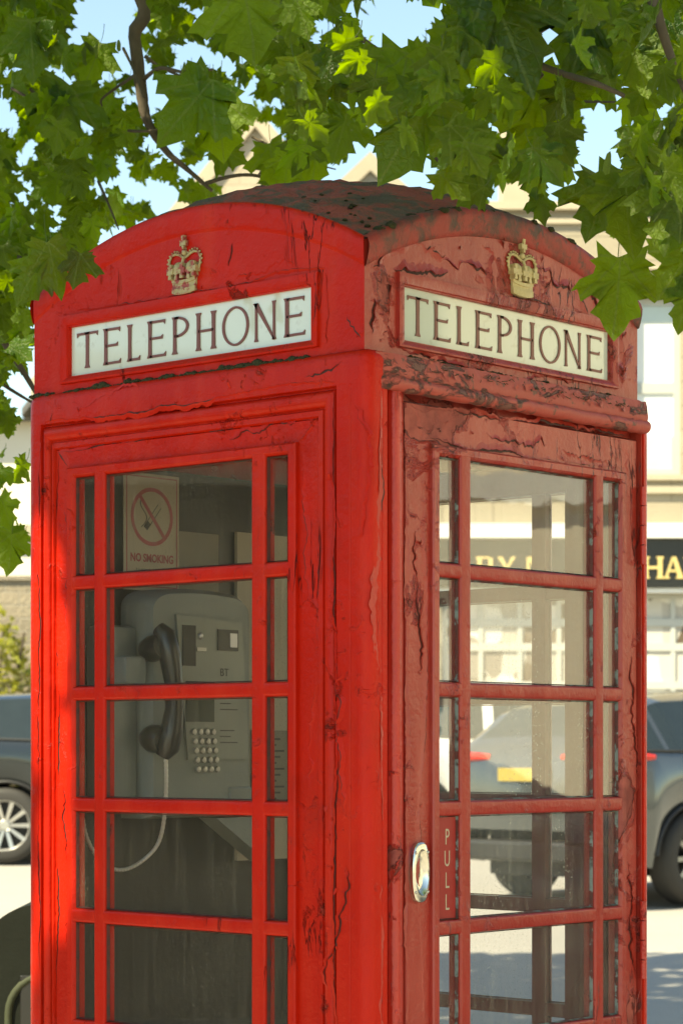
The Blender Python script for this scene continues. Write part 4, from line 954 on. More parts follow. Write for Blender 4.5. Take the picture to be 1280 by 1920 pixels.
mb = MB(); mb.box(0.9, 12.5, -0.10, 0.4, bz(395), bz(380)); mb.box(1.0, 12.4, -0.05, -0.002, bz(420), bz(411)); mb.box(1.0, 12.4, -0.06, -0.002, bz(506), bz(499)); mb.box(1.0, 12.4, -0.06, -0.002, bz(925), bz(912)); mb.build('cornice', M['ashlar_trim'], shop)
for (a, b, c, d) in wins:
    mid = bz(724); w = window(shop, a, b, c, d, 0.14, M['grey_frame'], M['blind'], rails=(mid,), fw=0.085)
    mb = MB(); mb.box(a - 0.05, b + 0.05, -0.06, 0.13, c - 0.07, c - 0.002); mb.build('sill', M['ashlar_trim'], w)
    mb = MB(); mb.box(a + 0.09, b - 0.09, 0.158, 0.166, bz(600), d - 0.09); mb.build('tinted_pane', M['tinted'], w); mb = MB(); mb.box(a + 0.09, b - 0.09, 0.158, 0.166, bz(880), bz(815)); mb.build('tinted_pane', M['tinted'], w)
fas = MB(); fas.box(1.05, 11.0, -0.14, -0.003, bz(1102), bz(1012)); fo = fas.build('shop_fascia', M['sign_black'], shop)
mb = MB(); mb.box(0.95, 11.1, -0.26, -0.003, bz(1011), bz(984)); mb.box(0.98, 11.1, -0.10, -0.003, bz(1112), bz(1103)); mb.build('fascia_cornice', M['white_paint'], shop)
def slab_letters(items, zb, H, y):
    mb = MB(); 
    def box(x0, x1, z0, z1): mb.box(x0, x1, y - 0.02, y, zb + z0 * H, zb + z1 * H)
    def poly(p): mb.prism([(x, y - 0.02, zb + z * H) for x, z in p], (0, 0.02, 0))
    for ch, x, w in items:
        t = w * 0.24
        if ch == 'H':
            for xx in (x, x + w - t): box(xx, xx + t, 0.08, 0.92); box(xx - t * .3, xx + t * 1.3, 0, 0.08); box(xx - t * .3, xx + t * 1.3, 0.92, 1)
            box(x + t, x + w - t, 0.44, 0.56)
        elif ch == 'A':
            poly([(x + 0.08 * w, 0.08), (x + 0.20 * w, 0.08), (x + 0.52 * w, 1.0), (x + 0.42 * w, 1.0)]); poly([(x + 0.70 * w, 0.08), (x + 0.96 * w, 0.08), (x + 0.60 * w, 1.0), (x + 0.42 * w, 1.0)])
            box(x + 0.30 * w, x + 0.74 * w, 0.30, 0.40); box(x - 0.02 * w, x + 0.30 * w, 0, 0.08); box(x + 0.62 * w, x + 1.04 * w, 0, 0.08)
        elif ch == 'R':
            box(x, x + t, 0.08, 0.92); box(x - t * .3, x + t * 1.3, 0, 0.08); box(x - t * .3, x + w * 0.7, 0.9, 1); box(x + t, x + w * 0.7, 0.46, 0.56); box(x + w * .62, x + w * .62 + t, 0.52, 0.94); poly([(x + w * .45, .46), (x + w * .7, .46), (x + w * 1.02, 0), (x + w * .74, 0)])
        elif ch == 'Y':
            box(x + w / 2 - t / 2, x + w / 2 + t / 2, 0.08, 0.5); box(x + w * .3, x + w * .7, 0, 0.08); poly([(x, 1), (x + t * 1.2, 1), (x + w * .58, .46), (x + w * .40, .46)]); poly([(x + w - t, 1), (x + w, 1), (x + w * .6, .46), (x + w * .48, .46)])
        elif ch == 'N':
            box(x, x + t * .6, 0.0, 1); box(x + w - t * .6, x + w, 0, 1); poly([(x, 1), (x + t * 1.2, 1), (x + w, 0), (x + w - t * 1.2, 0)])
    return mb
LH = 41 * K1
for it in [('H', bx(1203), 0.23), ('A', bx(1240), 0.25), ('R', bx(1281), 0.24), ('R', bx(893), 0.22), ('Y', bx(930), 0.23), ('N', bx(985), 0.25), ('A', bx(1064), 0.25)]: slab_letters([it], bz(1086), LH, -0.142).build('gold_letter', M['gold'], fo)
for (a, b, c, d) in shopwin:
    w = window(shop, a, b, c, d, 0.12, M['grey_frame'], M['shop_in'], rails=(bz(1166), bz(1212), bz(1284)), mull=[a + (b - a) * t for t in (0.25, 0.5, 0.75)], fw=0.06)
mb = MB(); mb.box(bx(955), bx(1008), 1.2, 2.2, bz(395), 9.9, 0.0); mb.box(bx(950), bx(1013), 1.1, 2.3, 9.9, 10.05); mb.build('chimney', M['ashlar_trim'], shop)
mb = MB(); mb.tube([(bx(1113), 0.6, bz(380)), (bx(1113), 0.6, bz(350))], 0.03, 8); mb.build('vent_pipe', M['ashlar_trim'], shop)

def gable_house(name, label, s, r, peak, slope, hw, depth, mat, grp=None):
    h = empty(name, P(r, s, 0), YAW); tag(h, label, 'building', grp)
    g = gz(s) - 0.13; ev = peak - hw * slope
    mb = MB(); pts = [(-hw, 0, g), (hw, 0, g), (hw, 0, ev), (0, 0, peak), (-hw, 0, ev)]
    mb.prism(pts, (0, depth, 0)); mb.build('wall', mat, h)
    mb = MB(); t = 0.28
    for sg in (-1, 1):
        mb.prism([(sg * (hw + 0.1), -0.10, ev - 0.1 * slope), (0, -0.10, peak), (0, -0.10, peak + t * 1.3), (sg * (hw + 0.1), -0.10, ev - 0.1 * slope + t * 1.3)], (0, 0.35, 0))
    mb.build('coping', M['ashlar_trim'], h)
    mb = MB()
    for sg in (-1, 1): mb.prism([(sg * (hw + 0.3), 0.26, ev - 0.3 * slope + 0.02), (sg * 0.002, 0.26, peak + 0.02), (sg * 0.002, 0.26, peak + 0.16), (sg * (hw + 0.3), 0.26, ev - 0.3 * slope + 0.16)], (0, depth, 0))
    mb.build('roof', M['slate'], h)
    w = window(h, -0.7, 0.7, ev - 2.2, ev - 0.3, -0.02, M['white_paint'], M['glass_bld'], rails=(ev - 1.2,))
    return h
gable_house('gable_house', 'steep pale stone gable seen through the leaves left of the kiosk dome', 42, -1.50, 12.25, 1.22, 3.8, 9, M['gable_stone'], 'stone gables behind the kiosk')
gable_house('gable_house', 'lower pale stone gable just above the middle of the kiosk dome', 46, 0.55, 12.45, 0.95, 2.6, 9, M['gable_stone'], 'stone gables behind the kiosk')
S2 = 32.0; K2 = S2 / FPX
lh = empty('stone_house', P(0, S2, 0), YAW); tag(lh, 'low cream and stone house at the left edge behind the parked car', 'building')
def lz(py): return EYE + (1405 - py) * K2
G2 = gz(S2) - 0.13
mb = MB(); lw = [(-8.6, -7.4, 1.6, 3.2), (-6.4, -5.2, 4.55, 5.5), (-12, -10.8, 1.6, 3.2)]
facade(mb, 9.6, lz(790) - G2, lw, 0.25, -13.4, G2); mb.box(-13.4, -3.8, 0.26, 7, G2, lz(795)); mb.build('wall', M['white_render'], lh, fixn=False)
mb = MB(); mb.box(-13.5, -3.7, -0.14, -0.002, lz(1008), lz(985)); mb.build('ledge', M['ashlar_trim'], lh)
mb = MB(); mb.prism([(-13.6, -0.3, lz(790)), (-13.6, 7.2, lz(790)), (-13.6, 3.4, lz(790) + 0.5)], (9.9, 0, 0)); mb.build('roof', M['slate'], lh)
for (a, b, c, d) in lw: window(lh, a, b, c, d, 0.12, M['white_paint'], M['glass_bld'], rails=((c + d) / 2,), fw=0.07)
gw = empty('garden_wall', P(-9.5, 29.6, gz(29.6) - 0.13), YAW); tag(gw, 'rough rubble garden wall behind the shrubs at the left edge', 'wall')
mb = MB(); mb.box(-4.5, 6.6, 0, 0.4, 0, EYE + (1405 - 1068) * 29.6 / FPX - gz(29.6)); mb.build('stonework', M['rubble'], gw)
mb = MB(); mb.box(-4.55, 6.65, -0.04, 0.44, EYE + (1405 - 1068) * 29.6 / FPX - gz(29.6) + 0.002, EYE + (1405 - 1060) * 29.6 / FPX - gz(29.6)); mb.build('coping', M['rubble'], gw)

# the building opposite the door, across the side road: mirrored in the door panes
rb = empty('terrace_building', P(13.5, 4.0, gz(4) - 0.2), YAW - R_(90)); tag(rb, 'sunlit stone terrace across the side road, mirrored in the door panes', 'building')
ow = [(x, x + 1.2, z, z + 1.9) for x in (-11, -8.2, -5.4, -2.6, 0.4, 3.2, 6.0, 8.8) for z in (0.9, 4.2)]
mb = MB(); facade(mb, 24, 7.6, ow, 0.25, -12, 0); mb.box(-12, 12, 0.26, 8, 0, 7.55); mb.build('wall', M['pale_render'], rb, fixn=False)
mb = MB(); mb.prism([(-12.2, -0.3, 7.6), (-12.2, 8.3, 7.6), (-12.2, 4, 10.6)], (24.4, 0, 0)); mb.build('roof', M['slate'], rb)
mb = MB(); mb.box(-12.1, 12.1, -0.12, -0.002, 3.45, 3.65); mb.build('string_course', M['white_paint'], rb)
for (a, b, c, d) in ow: window(rb, a, b, c, d, 0.10, M['white_paint'], M['glass_bld'], rails=((c + d) / 2,), fw=0.07)

# ------------------------------------------------------------------ cars
def interp(tab, x):
    for (a, b) in zip(tab[:-1], tab[1:]):
        if x <= b[0]:
            t = (x - a[0]) / (b[0] - a[0]); t = max(0, min(1, t)); return [p + (q - p) * t for p, q in zip(a[1:], b[1:])]
    return list(tab[-1][1:])
#        x      zlow  w     zbelt zroof wroof
SUV = [(-2.25, 0.58, 0.70, 1.04, 1.12, 0.60), (-2.20, 0.42, 0.82, 1.12, 1.20, 0.66), (-2.10, 0.34, 0.88, 1.16, 1.27, 0.66), (-1.80, 0.30, 0.91, 1.17, 1.50, 0.60), (-1.45, 0.29, 0.92, 1.16, 1.58, 0.60),
       (-0.6, 0.28, 0.93, 1.13, 1.61, 0.62), (0.1, 0.28, 0.93, 1.11, 1.59, 0.62), (0.55, 0.28, 0.93, 1.10, 1.49, 0.62), (1.25, 0.29, 0.92, 1.06, 1.13, 0.70), (1.75, 0.31, 0.90, 0.98, 1.07, 0.66), (2.10, 0.36, 0.84, 0.86, 0.95, 0.58), (2.25, 0.50, 0.68, 0.74, 0.80, 0.5)]
WHX = (-1.34, 1.36); WR = 0.355
def paint(name, col, rough=0.22, metal=0.4):
    n = NT(name); co = n.co(); c = n.mix(n.noise(co, 2, 3), tuple(x * 0.9 for x in col), tuple(x * 1.1 for x in col))
    return n.fin(c, rough, None, metal, 0.5, 0.8, 0.05)
M['tyre'] = plain('tyre rubber', (0.030, 0.028, 0.025), 0.75, var=0.2)
M['alloy'] = plain('silver alloy', (0.55, 0.54, 0.51), 0.3, 0.8, var=0.06)
M['alloy_dark'] = plain('grey alloy', (0.26, 0.25, 0.23), 0.35, 0.8, var=0.06)
M['tail'] = plain('red tail lamp', (0.62, 0.03, 0.02), 0.15, var=0.1)
M['head'] = plain('head lamp', (0.65, 0.66, 0.66), 0.08, var=0.1)
M['plate_y'] = plain('yellow plate', (0.40, 0.30, 0.07), 0.4, var=0.05)
M['trim'] = plain('black trim', (0.02, 0.02, 0.02), 0.5)
M['chrome'] = plain('bright trim', (0.7, 0.7, 0.68), 0.15, 1.0)
def car(name, label, loc, head_dir, mat, rim, sc=(1, 1, 1)):
    c = empty(name, loc, math.atan2(head_dir.y, head_dir.x)); tag(c, label, 'car', 'cars along the street')
    step = 0.05; xs = []; x = -2.25
    while x < 2.2501: xs.append(round(x, 3)); x += step
    NSEC = 9; secs = []
    for x in xs:
        zl, w, zb, zr, wr = interp(SUV, x)
        zlow = zl
        for wx in WHX:
            if abs(x - wx) < 0.43: zlow = max(zlow, WR + math.sqrt(max(0, 0.43 ** 2 - (x - wx) ** 2)) * 0.95)
        zlow = min(zlow, zb - 0.16)
        sec = [(w * 0.93, zlow), (w * 0.985, zlow + (zb - zlow) * 0.25), (w, zlow + (zb - zlow) * 0.55), (w * 0.985, zb - 0.06), (w * 0.95, zb), (wr + (w * 0.95 - wr) * 0.12, zr - (zr - zb) * 0.10), (wr * 0.90, zr - 0.01 * (zr - zb > .2)), (wr * 0.5, zr + 0.015), (0.0, zr + 0.02)]
        secs.append([(x, -y, z) for y, z in sec] + [(x, y, z) for y, z in sec[::-1][1:]])
    m = len(secs[0]); body = MB(); side = [MB(), MB()]; scr = [MB(), MB()]
    V = sum(secs, []); body.v = [tuple(v) for v in V]
    pillars = [(-1.66, -1.58), (-0.62, -0.52), (0.30, 0.36)]
    for i in range(len(xs) - 1):
        xm = (xs[i] + xs[i + 1]) / 2; zl, w, zb, zr, wr = interp(SUV, xm)
        for j in range(m - 1):
            q = (i * m + j, i * m + j + 1, (i + 1) * m + j + 1, (i + 1) * m + j)
            jj = j if j < m // 2 else m - 2 - j
            isside = jj == 4 and zr - zb > 0.22 and -1.95 < xm < 1.0 and not any(a < xm < b for a, b in pillars)
            isscr = jj in (6, 7) and (0.50 < xm < 1.22 or -2.08 < xm < -1.78)
            if isside: side[j < m // 2].add([V[k] for k in q], [(0, 1, 2, 3)])
            elif isscr: scr[xm > 0].add([V[k] for k in q], [(0, 1, 2, 3)])
            else: body.f.append(q)
    body.f += [tuple(range(m))[::-1], tuple(range((len(xs) - 1) * m, len(xs) * m))]
    b = body.build('body', mat, c, smooth=38)
    [q.build('side_window', M['glass_car'], b, smooth=60, fixn=False, merge=True) for q in side]; scr[1].build('windscreen', M['glass_car'], b, smooth=60, fixn=False, merge=True); scr[0].build('rear_window', M['glass_car'], b, smooth=60, fixn=False, merge=True)
    mb = MB(); mb.box(-2.0, 2.0, -0.60, 0.60, 0.22, 0.70); mb.build('underbody', M['trim'], c)
    for sg in (-1, 1):
        mb = MB(); mb.tube([(x, sg * (interp(SUV, x)[1] * 0.955 + 0.004), interp(SUV, x)[2] + 0.004) for x in [-1.9 + 0.1 * k for k in range(31)]], 0.011, 6)
        for wx in WHX:
            mb.tube([(wx + 0.435 * math.cos(R_(a)), sg * (interp(SUV, wx + 0.435 * math.cos(R_(a)))[1] * 0.955), WR + 0.41 * math.sin(R_(a))) for a in range(5, 176, 10)], 0.02, 6)
        mb.build('side_trim', M['trim'], c, smooth=60)
    for wx in WHX:
        for sg in (-1, 1):
            w = empty('wheel', (wx, sg * 0.80, WR), 0); w.parent = c
            Mx = Matrix.Rotation(R_(90) * -sg, 4, 'X')
            mb = MB(); mb.lathe([(0.235, -0.11), (0.30, -0.115), (0.335, -0.10), (WR, -0.06), (WR, 0.06), (0.335, 0.10), (0.30, 0.115), (0.235, 0.11)], 40, Mx, closed=True); mb.build('tyre', M['tyre'], w, smooth=50)
            mb = MB(); mb.lathe([(0.236, 0.112), (0.225, 0.100), (0.215, 0.05), (0.215, -0.1)], 40, Mx); mb.lathe([(0.0, 0.095), (0.04, 0.095), (0.055, 0.08), (0.06, 0.03)], 20, Mx)
            for k in range(10):
                a = 2 * math.pi * k / 10; d = Vector((math.cos(a), math.sin(a), 0)); t = Vector((-d.y, d.x, 0))
                pts = [d * 0.045 + t * 0.014 + Vector((0, 0, 0.078)), d * 0.045 - t * 0.014 + Vector((0, 0, 0.078)), d * 0.228 - t * 0.020 + Vector((0, 0, 0.098)), d * 0.228 + t * 0.020 + Vector((0, 0, 0.098))]
                mb.prism([Mx @ p for p in pts], Mx.to_3x3() @ Vector((0, 0, -0.03)))
            mb.build('rim', rim, w, smooth=30)
            mb = MB(); mb.lathe([(0.0, 0.0), (0.213, 0.0)], 24, Mx); mb.build('brake_disc', M['trim'], w)
    for sg in (-1, 1):
        mb = MB(); mb.tube([(-2.235, sg * 0.36, 1.13), (-2.235, sg * 0.60, 1.13), (-2.19, sg * 0.77, 1.13), (-2.06, sg * 0.865, 1.13), (-1.82, sg * 0.895, 1.125)], [0.025, 0.042, 0.05, 0.045, 0.02], 8); mb.build('tail_lamp', M['tail'], c, smooth=60)
        mb = MB(); mb.tube([(2.20, sg * 0.48, 0.78), (2.10, sg * 0.70, 0.83), (1.92, sg * 0.845, 0.90)], [0.03, 0.055, 0.03], 8); mb.build('head_lamp', M['head'], c, smooth=60)
        for hx in (-0.95, 0.15):
            mb = MB(); mb.tube([(hx, sg * 0.918, 0.99), (hx + 0.03, sg * 0.955, 0.995), (hx + 0.16, sg * 0.955, 1.0), (hx + 0.19, sg * 0.918, 1.0)], 0.013, 6); mb.build('door_handle', M['chrome'], c, smooth=60)
        mb = MB(); mb.ball((0.72, sg * 1.02, 1.17), 0.07, 0.11, 0.075, 12, 8); mb.build('wing_mirror', mat, c, smooth=60)
    mb = MB(); mb.box(-2.272, -2.255, -0.26, 0.26, 0.95, 1.05); mb.build('rear_plate', M['plate_y'], c)
    mb = MB(); mb.box(2.255, 2.272, -0.26, 0.26, 0.54, 0.65); mb.build('front_plate', M['white_paint'], c)
    mb = MB(); mb.box(-2.262, -2.1, -0.72, 0.72, 0.34, 0.50, 0.03); mb.build('rear_bumper', M['trim'], c)
    c.rotation_euler.y = -math.atan(0.024 * head_dir.dot(FV))
    return c
def dirv(r, s): return (RV * r + FV * s).normalized()
RL = -0.10
car('parked_car', 'dark grey car with red tail lamps and yellow plate right of the kiosk', P(3.02, 19.75, gz(19.75) + RL), dirv(0.72, 0.69), paint('dark grey metallic', (0.10, 0.11, 0.112), 0.2, 0.6), M['alloy_dark'])
car('parked_car', 'black car with silver alloy wheels at the left edge of the street', P(-1.80, 23.4, gz(23.4) + RL), dirv(1, 0.0), paint('black paint', (0.022, 0.028, 0.030)), M['alloy'])
car('parked_car', 'white car seen through the door panes in front of the shop', P(2.0, 25.3, gz(25.3) + RL), dirv(1.0, 0.05), paint('white paint gloss', (0.72, 0.72, 0.69), 0.25, 0.0), M['alloy'])
car('parked_car', 'dark car parked on the side road, mirrored in the door panes', P(7.3, 5.0, gz(5.0) - 0.10), dirv(0.0, 1.0), paint('dark blue-grey gloss', (0.045, 0.05, 0.055), 0.25, 0.2), M['alloy'])
car('parked_car', 'silver grey car parked on the side road behind the mirrored dark one', P(8.7, 10.6, gz(10.6) - 0.10), dirv(0.0, 1.0), paint('silver grey', (0.28, 0.29, 0.29), 0.25, 0.6), M['alloy_dark'])

# ------------------------------------------------------------------ maple tree
HALF = [(0.0, 0.0), (0.10, -0.06), (0.31, -0.15), (0.30, -0.03), (0.42, 0.02), (0.33, 0.09), (0.36, 0.19), (0.50, 0.26), (0.64, 0.42), (0.52, 0.44), (0.47, 0.57), (0.36, 0.50), (0.245, 0.53), (0.27, 0.64), (0.32, 0.73), (0.20, 0.77), (0.12, 0.89), (0.0, 1.06)]
OUT = np.array(HALF + [(-x, y) for x, y in HALF[-2:0:-1]])
CEN = np.array((0.0, 0.24))
LOWHALF = [(0.0, -0.02), (0.30, -0.12), (0.28, 0.16), (0.60, 0.40), (0.20, 0.50), (0.27, 0.70), (0.0, 1.05)]
OUTL = np.array(LOWHALF + [(-x, y) for x, y in LOWHALF[-2:0:-1]])
def leaf_cloud(name, mat, items, parent=None, hi=True, petiole=True, wing=False):
    """items: (pos of leaf middle, length, tip direction, upper-side normal, tint, seed) -> one mesh of separate maple leaves"""
    out = OUT if hi else OUTL
    if wing: out = np.array([(0.0, 0.0), (0.10, 0.12), (0.17, 0.45), (0.16, 0.8), (0.05, 1.0), (-0.06, 0.9), (-0.08, 0.5), (-0.06, 0.15)])
    n = len(out); VV = []; FF = []; UV = []; TT = []
    rng = np.random.RandomState(77)
    base = 0
    cen = CEN if not wing else np.array((0.03, 0.5))
    for (pos, L, tip, nor, tint) in items:
        tip = np.array(tip) / np.linalg.norm(tip); nor = np.array(nor); nor = nor - tip * nor.dot(tip); nor /= (np.linalg.norm(nor) + 1e-9); x_ = np.cross(tip, nor)
        wid = rng.uniform(0.88, 1.12); asym = rng.uniform(-0.08, 0.08); bend = rng.uniform(0.1, 0.9); cup = rng.uniform(-0.5, 0.8); tw = rng.uniform(-0.45, 0.45); fa = rng.uniform(0.05, 0.11); rip = rng.normal(0, 0.022, 2 * n + 1) if hi else None
        def put(uv):
            x = uv[:, 0] * wid * (1 + asym * np.sign(uv[:, 0])); y = uv[:, 1]
            ang = np.arctan2(np.abs(x), y + 0.02)
            fold = fa * np.cos(ang * 4.2) * np.minimum(1, np.hypot(x, y) * 1.5)
            if rip is not None and len(uv) > 1: fold = fold + rip[:len(uv)] if len(uv) == n else fold
            z = fold - bend * 0.5 * (y - 0.3) ** 2 - cup * 0.55 * x * x + tw * x * (y - 0.3) * 0.6 
            return np.array(pos) + L * (np.outer(x, x_) + np.outer(y - 0.45, tip) + np.outer(z, nor))
        jit = out + (rng.normal(0, 0.016, out.shape) if hi else rng.normal(0, 0.03, out.shape))
        if hi and not wing:
            mid = cen + (jit - cen) * 0.55
            pts = np.vstack([put(jit), put(mid), put(cen[None])]); uvs = np.vstack([jit, mid, cen[None]])
            for k in range(n):
                k2 = (k + 1) % n; FF.append((base + k, base + k2, base + n + k2, base + n + k)); FF.append((base + n + k, base + n + k2, base + 2 * n))
            cnt = 2 * n + 1
        else:
            pts = np.vstack([put(jit), put(cen[None])]); uvs = np.vstack([jit, cen[None]])
            for k in range(n): FF.append((base + k, base + (k + 1) % n, base + n))
            cnt = n + 1
        if hi and petiole and not wing and rng.uniform() < 0.55:
            p0 = pts[0]; ln = L * rng.uniform(0.25, 0.5); up = np.array((0, 0, 1.0)); d0 = -tip
            path = [p0 + (d0 * t + (up - d0) * t * t * 0.5) * ln for t in (0, 0.35, 0.7, 1.0)]
            w = 0.0009; sx = x_ * w; sn = nor * w; q = []
            for p in path: q += [p + sx, p - sx * 0.5 + sn, p - sx * 0.5 - sn]
            pts = np.vstack([pts, np.array(q)]); uvs = np.vstack([uvs, np.tile([[0.0, 0.3]], (12, 1))])
            for a in range(3):
                for k in range(3): FF.append((base + cnt + a * 3 + k, base + cnt + a * 3 + (k + 1) % 3, base + cnt + a * 3 + 3 + (k + 1) % 3, base + cnt + a * 3 + 3 + k))
            cnt += 12
        VV.append(pts); UV.append(uvs); TT.append(np.full(cnt, tint)); base += cnt
    VV = np.vstack(VV); UV = np.vstack(UV); TT = np.concatenate(TT)
    me = bpy.data.meshes.new(name); me.from_pydata(VV.tolist(), [], FF)
    at = me.attributes.new('tint', 'FLOAT', 'POINT'); at.data.foreach_set('value', TT.astype(np.float32))
    uvl = me.uv_layers.new(name='leaf'); li = np.zeros(len(me.loops), dtype=np.int32); me.loops.foreach_get('vertex_index', li)
    uvl.data.foreach_set('uv', UV[li].astype(np.float32).ravel())
    me.polygons.foreach_set('use_smooth', [True] * len(me.polygons))
    return link_mesh(name, me, mat, parent)

tree = empty('maple_tree', P(-3.6, 6.5, gz(6.5) - 0.01)); tag(tree, 'leafy maple tree arching over the red kiosk with lobed green leaves', 'tree')
TL = tree.location.copy()
def W3(px, py, s): return P((px - 640) * s / FPX, s, EYE + (1405.4 - py) * s / FPX)
def TP(v): return v - TL
def limb(name, pts, r, n=10):
    pts = [Vector(p) for p in pts]; fine = []; rad = []
    for i in range(len(pts) - 1):
        p0, p1, p2, p3 = pts[max(i - 1, 0)], pts[i], pts[i + 1], pts[min(i + 2, len(pts) - 1)]
        for k in range(6):
            t = k / 6; fine.append(0.5 * ((2 * p1) + (p2 - p0) * t + (2 * p0 - 5 * p1 + 4 * p2 - p3) * t * t + (3 * p1 - p0 - 3 * p2 + p3) * t ** 3)); rad.append(r[i] + (r[i + 1] - r[i]) * t)
    fine.append(pts[-1]); rad.append(r[-1]); rng = random.Random(len(fine))
    rad = [q * rng.uniform(0.93, 1.07) for q in rad]
    mb = MB(); mb.tube([TP(p) for p in fine], rad, n); return mb.build(name, M['bark'], tree, smooth=60)
limb('trunk', [P(-3.6, 6.5, -0.1), P(-3.62, 6.5, 1.2), P(-3.55, 6.48, 2.6), P(-3.45, 6.4, 4.2), P(-3.3, 6.3, 6.0), P(-3.2, 6.2, 8.0)], [0.34, 0.27, 0.24, 0.18, 0.11, 0.05], 16)
for pts, r in [([P(-3.55, 6.48, 2.7), P(-2.4, 6.2, 3.9), P(-1.2, 6.05, 4.1), W3(228, -60, 6.0), W3(252, 70, 6.0), W3(264, 160, 6.0), W3(276, 225, 6.0), W3(312, 283, 6.0), W3(352, 318, 6.0), W3(398, 358, 6.0)], [0.10, 0.06, 0.034, 0.0175, 0.0165, 0.0155, 0.0125, 0.009, 0.0065, 0.004]),
               ([W3(386, 344, 6.0), W3(418, 334, 6.0), W3(455, 328, 5.95), W3(490, 332, 5.95), W3(522, 352, 5.95)], [0.0055, 0.005, 0.0045, 0.004, 0.003]),
               ([W3(484, 330, 5.95), W3(505, 300, 5.9), W3(540, 262, 5.9)], [0.003, 0.0025, 0.002]),
               ([W3(268, 150, 6.0), W3(300, 128, 5.9), W3(345, 135, 5.8), W3(400, 130, 5.7)], [0.006, 0.005, 0.004, 0.003]),
               ([W3(262, 135, 6.0), W3(225, 160, 6.1), W3(192, 185, 6.1), W3(192, 200, 6.1)], [0.0045, 0.004, 0.003, 0.002]),
               ([W3(272, 105, 6.0), W3(300, 125, 6.0), W3(360, 152, 6.0)], [0.005, 0.004, 0.003]),
               ([P(-3.5, 6.45, 3.2), P(-2.0, 4.8, 4.6), P(-0.8, 4.0, 4.2), W3(820, -90, 3.7), W3(870, 25, 3.7), W3(925, 75, 3.7), W3(975, 105, 3.7), W3(1015, 145, 3.7)], [0.11, 0.07, 0.045, 0.012, 0.0085, 0.0075, 0.0065, 0.005]),
               ([W3(955, 95, 3.7), W3(1000, 118, 3.68), W3(1060, 140, 3.65), W3(1120, 158, 3.6), W3(1170, 180, 3.6)], [0.006, 0.006, 0.005, 0.0045, 0.003]),
               ([W3(1205, -60, 3.5), W3(1235, 40, 3.5), W3(1262, 120, 3.5), W3(1300, 200, 3.5)], [0.010, 0.008, 0.006, 0.005]),
               ([P(0.6, 3.6, 3.5), P(0.55, 3.5, 2.9), W3(1205, -60, 3.5)], [0.02, 0.014, 0.010]),
               ([W3(660, 60, 5.0), W3(720, 100, 5.0), W3(790, 132, 5.0)], [0.005, 0.0045, 0.003]),
               ([W3(640, 130, 5.2), W3(705, 178, 5.2)], [0.005, 0.003]),
               ([W3(-60, 420, 5.9), W3(30, 480, 5.8), W3(90, 510, 4.35 + 1.2), W3(118, 524, 5.5)], [0.009, 0.007, 0.005, 0.003]),
               ([W3(-40, 560, 6.0), W3(10, 645, 6.0), W3(40, 690, 6.0), W3(70, 740, 6.0)], [0.010, 0.009, 0.008, 0.006]),
               ([W3(-40, 690, 6.2), W3(20, 730, 6.2), W3(70, 760, 6.2)], [0.006, 0.005, 0.003]),
               ([W3(790, 255, 4.4), W3(812, 290, 4.4), W3(828, 308, 4.4)], [0.004, 0.0035, 0.003]),
               ([P(-3.5, 6.4, 3.8), P(-4.8, 5.0, 5.2), P(-5.6, 3.6, 6.2)], [0.12, 0.08, 0.03]), ([P(-3.45, 6.4, 4.2), P(-2.6, 4.2, 5.6), P(-1.6, 2.4, 6.2), P(-0.4, 1.0, 6.0)], [0.12, 0.08, 0.05, 0.02]),
               ([P(-3.4, 6.35, 4.6), P(-3.0, 8.5, 6.0), P(-2.2, 10.4, 6.8)], [0.11, 0.07, 0.02]), ([P(-3.3, 6.3, 5.0), P(-1.2, 6.2, 6.4), P(1.2, 6.0, 6.8)], [0.10, 0.06, 0.02])]:
    limb('branch', pts, r)
_t = random.Random(17)
for k in range(16):
    x, y, s_ = _t.choice([(_t.uniform(20, 560), _t.uniform(20, 380), 6.0), (_t.uniform(600, 1250), _t.uniform(10, 260), 4.9)]); a = _t.uniform(-0.6, 1.2); l = _t.uniform(70, 170)
    limb('twig', [W3(x, y, s_), W3(x + l * .5 * math.cos(a), y + l * .5 * math.sin(a) + 8, s_ - .05), W3(x + l * math.cos(a), y + l * math.sin(a) + _t.uniform(-10, 30), s_ - .1)], [0.0042, 0.0032, 0.0018], 6)

# gaps in the foliage through which sky or buildings show: (x, y, rx, ry) in frame units of the picture plane
GAPS = [(185, 50, 55, 75), (205, 110, 25, 30), (745, 50, 55, 62), (975, 110, 34, 42), (345, 105, 22, 30), (250, 362, 26, 20), (300, 348, 16, 10), (440, 300, 62, 48), (490, 265, 40, 38), (765, 318, 60, 26), (1125, 290, 36, 95), (1155, 215, 22, 40), (1080, 370, 45, 30),
        (165, 232, 22, 26), (15, 225, 25, 28), (35, 735, 30, 42), (640, 335, 75, 20), (700, 305, 22, 20), (605, 48, 14, 14), (1085, 470, 60, 60), (1228, 470, 26, 60), (520, 195, 16, 14), (375, 40, 13, 18), (965, 355, 26, 20), (1250, 700, 60, 130), (20, 830, 22, 20), (25, 930, 20, 22), (510, 20, 12, 14), (300, 180, 16, 26), (230, 300, 16, 20), (60, 275, 14, 16), (455, 190, 14, 12), (625, 215, 12, 16), (840, 220, 14, 18), (1040, 60, 16, 14), (1245, 200, 14, 16)]
GAPS += [(248, 40, 16, 60), (262, 130, 14, 50), (278, 215, 14, 40), (318, 290, 20, 18), (365, 330, 22, 16), (935, 85, 24, 18), (1040, 130, 30, 14)]
_g = random.Random(8)
GAPS += [(_g.uniform(0, 560), _g.uniform(0, 520), _g.uniform(6, 15), _g.uniform(6, 15)) for _ in range(75)] + [(_g.uniform(560, 1280), _g.uniform(0, 340), _g.uniform(6, 14), _g.uniform(6, 14)) for _ in range(38)]
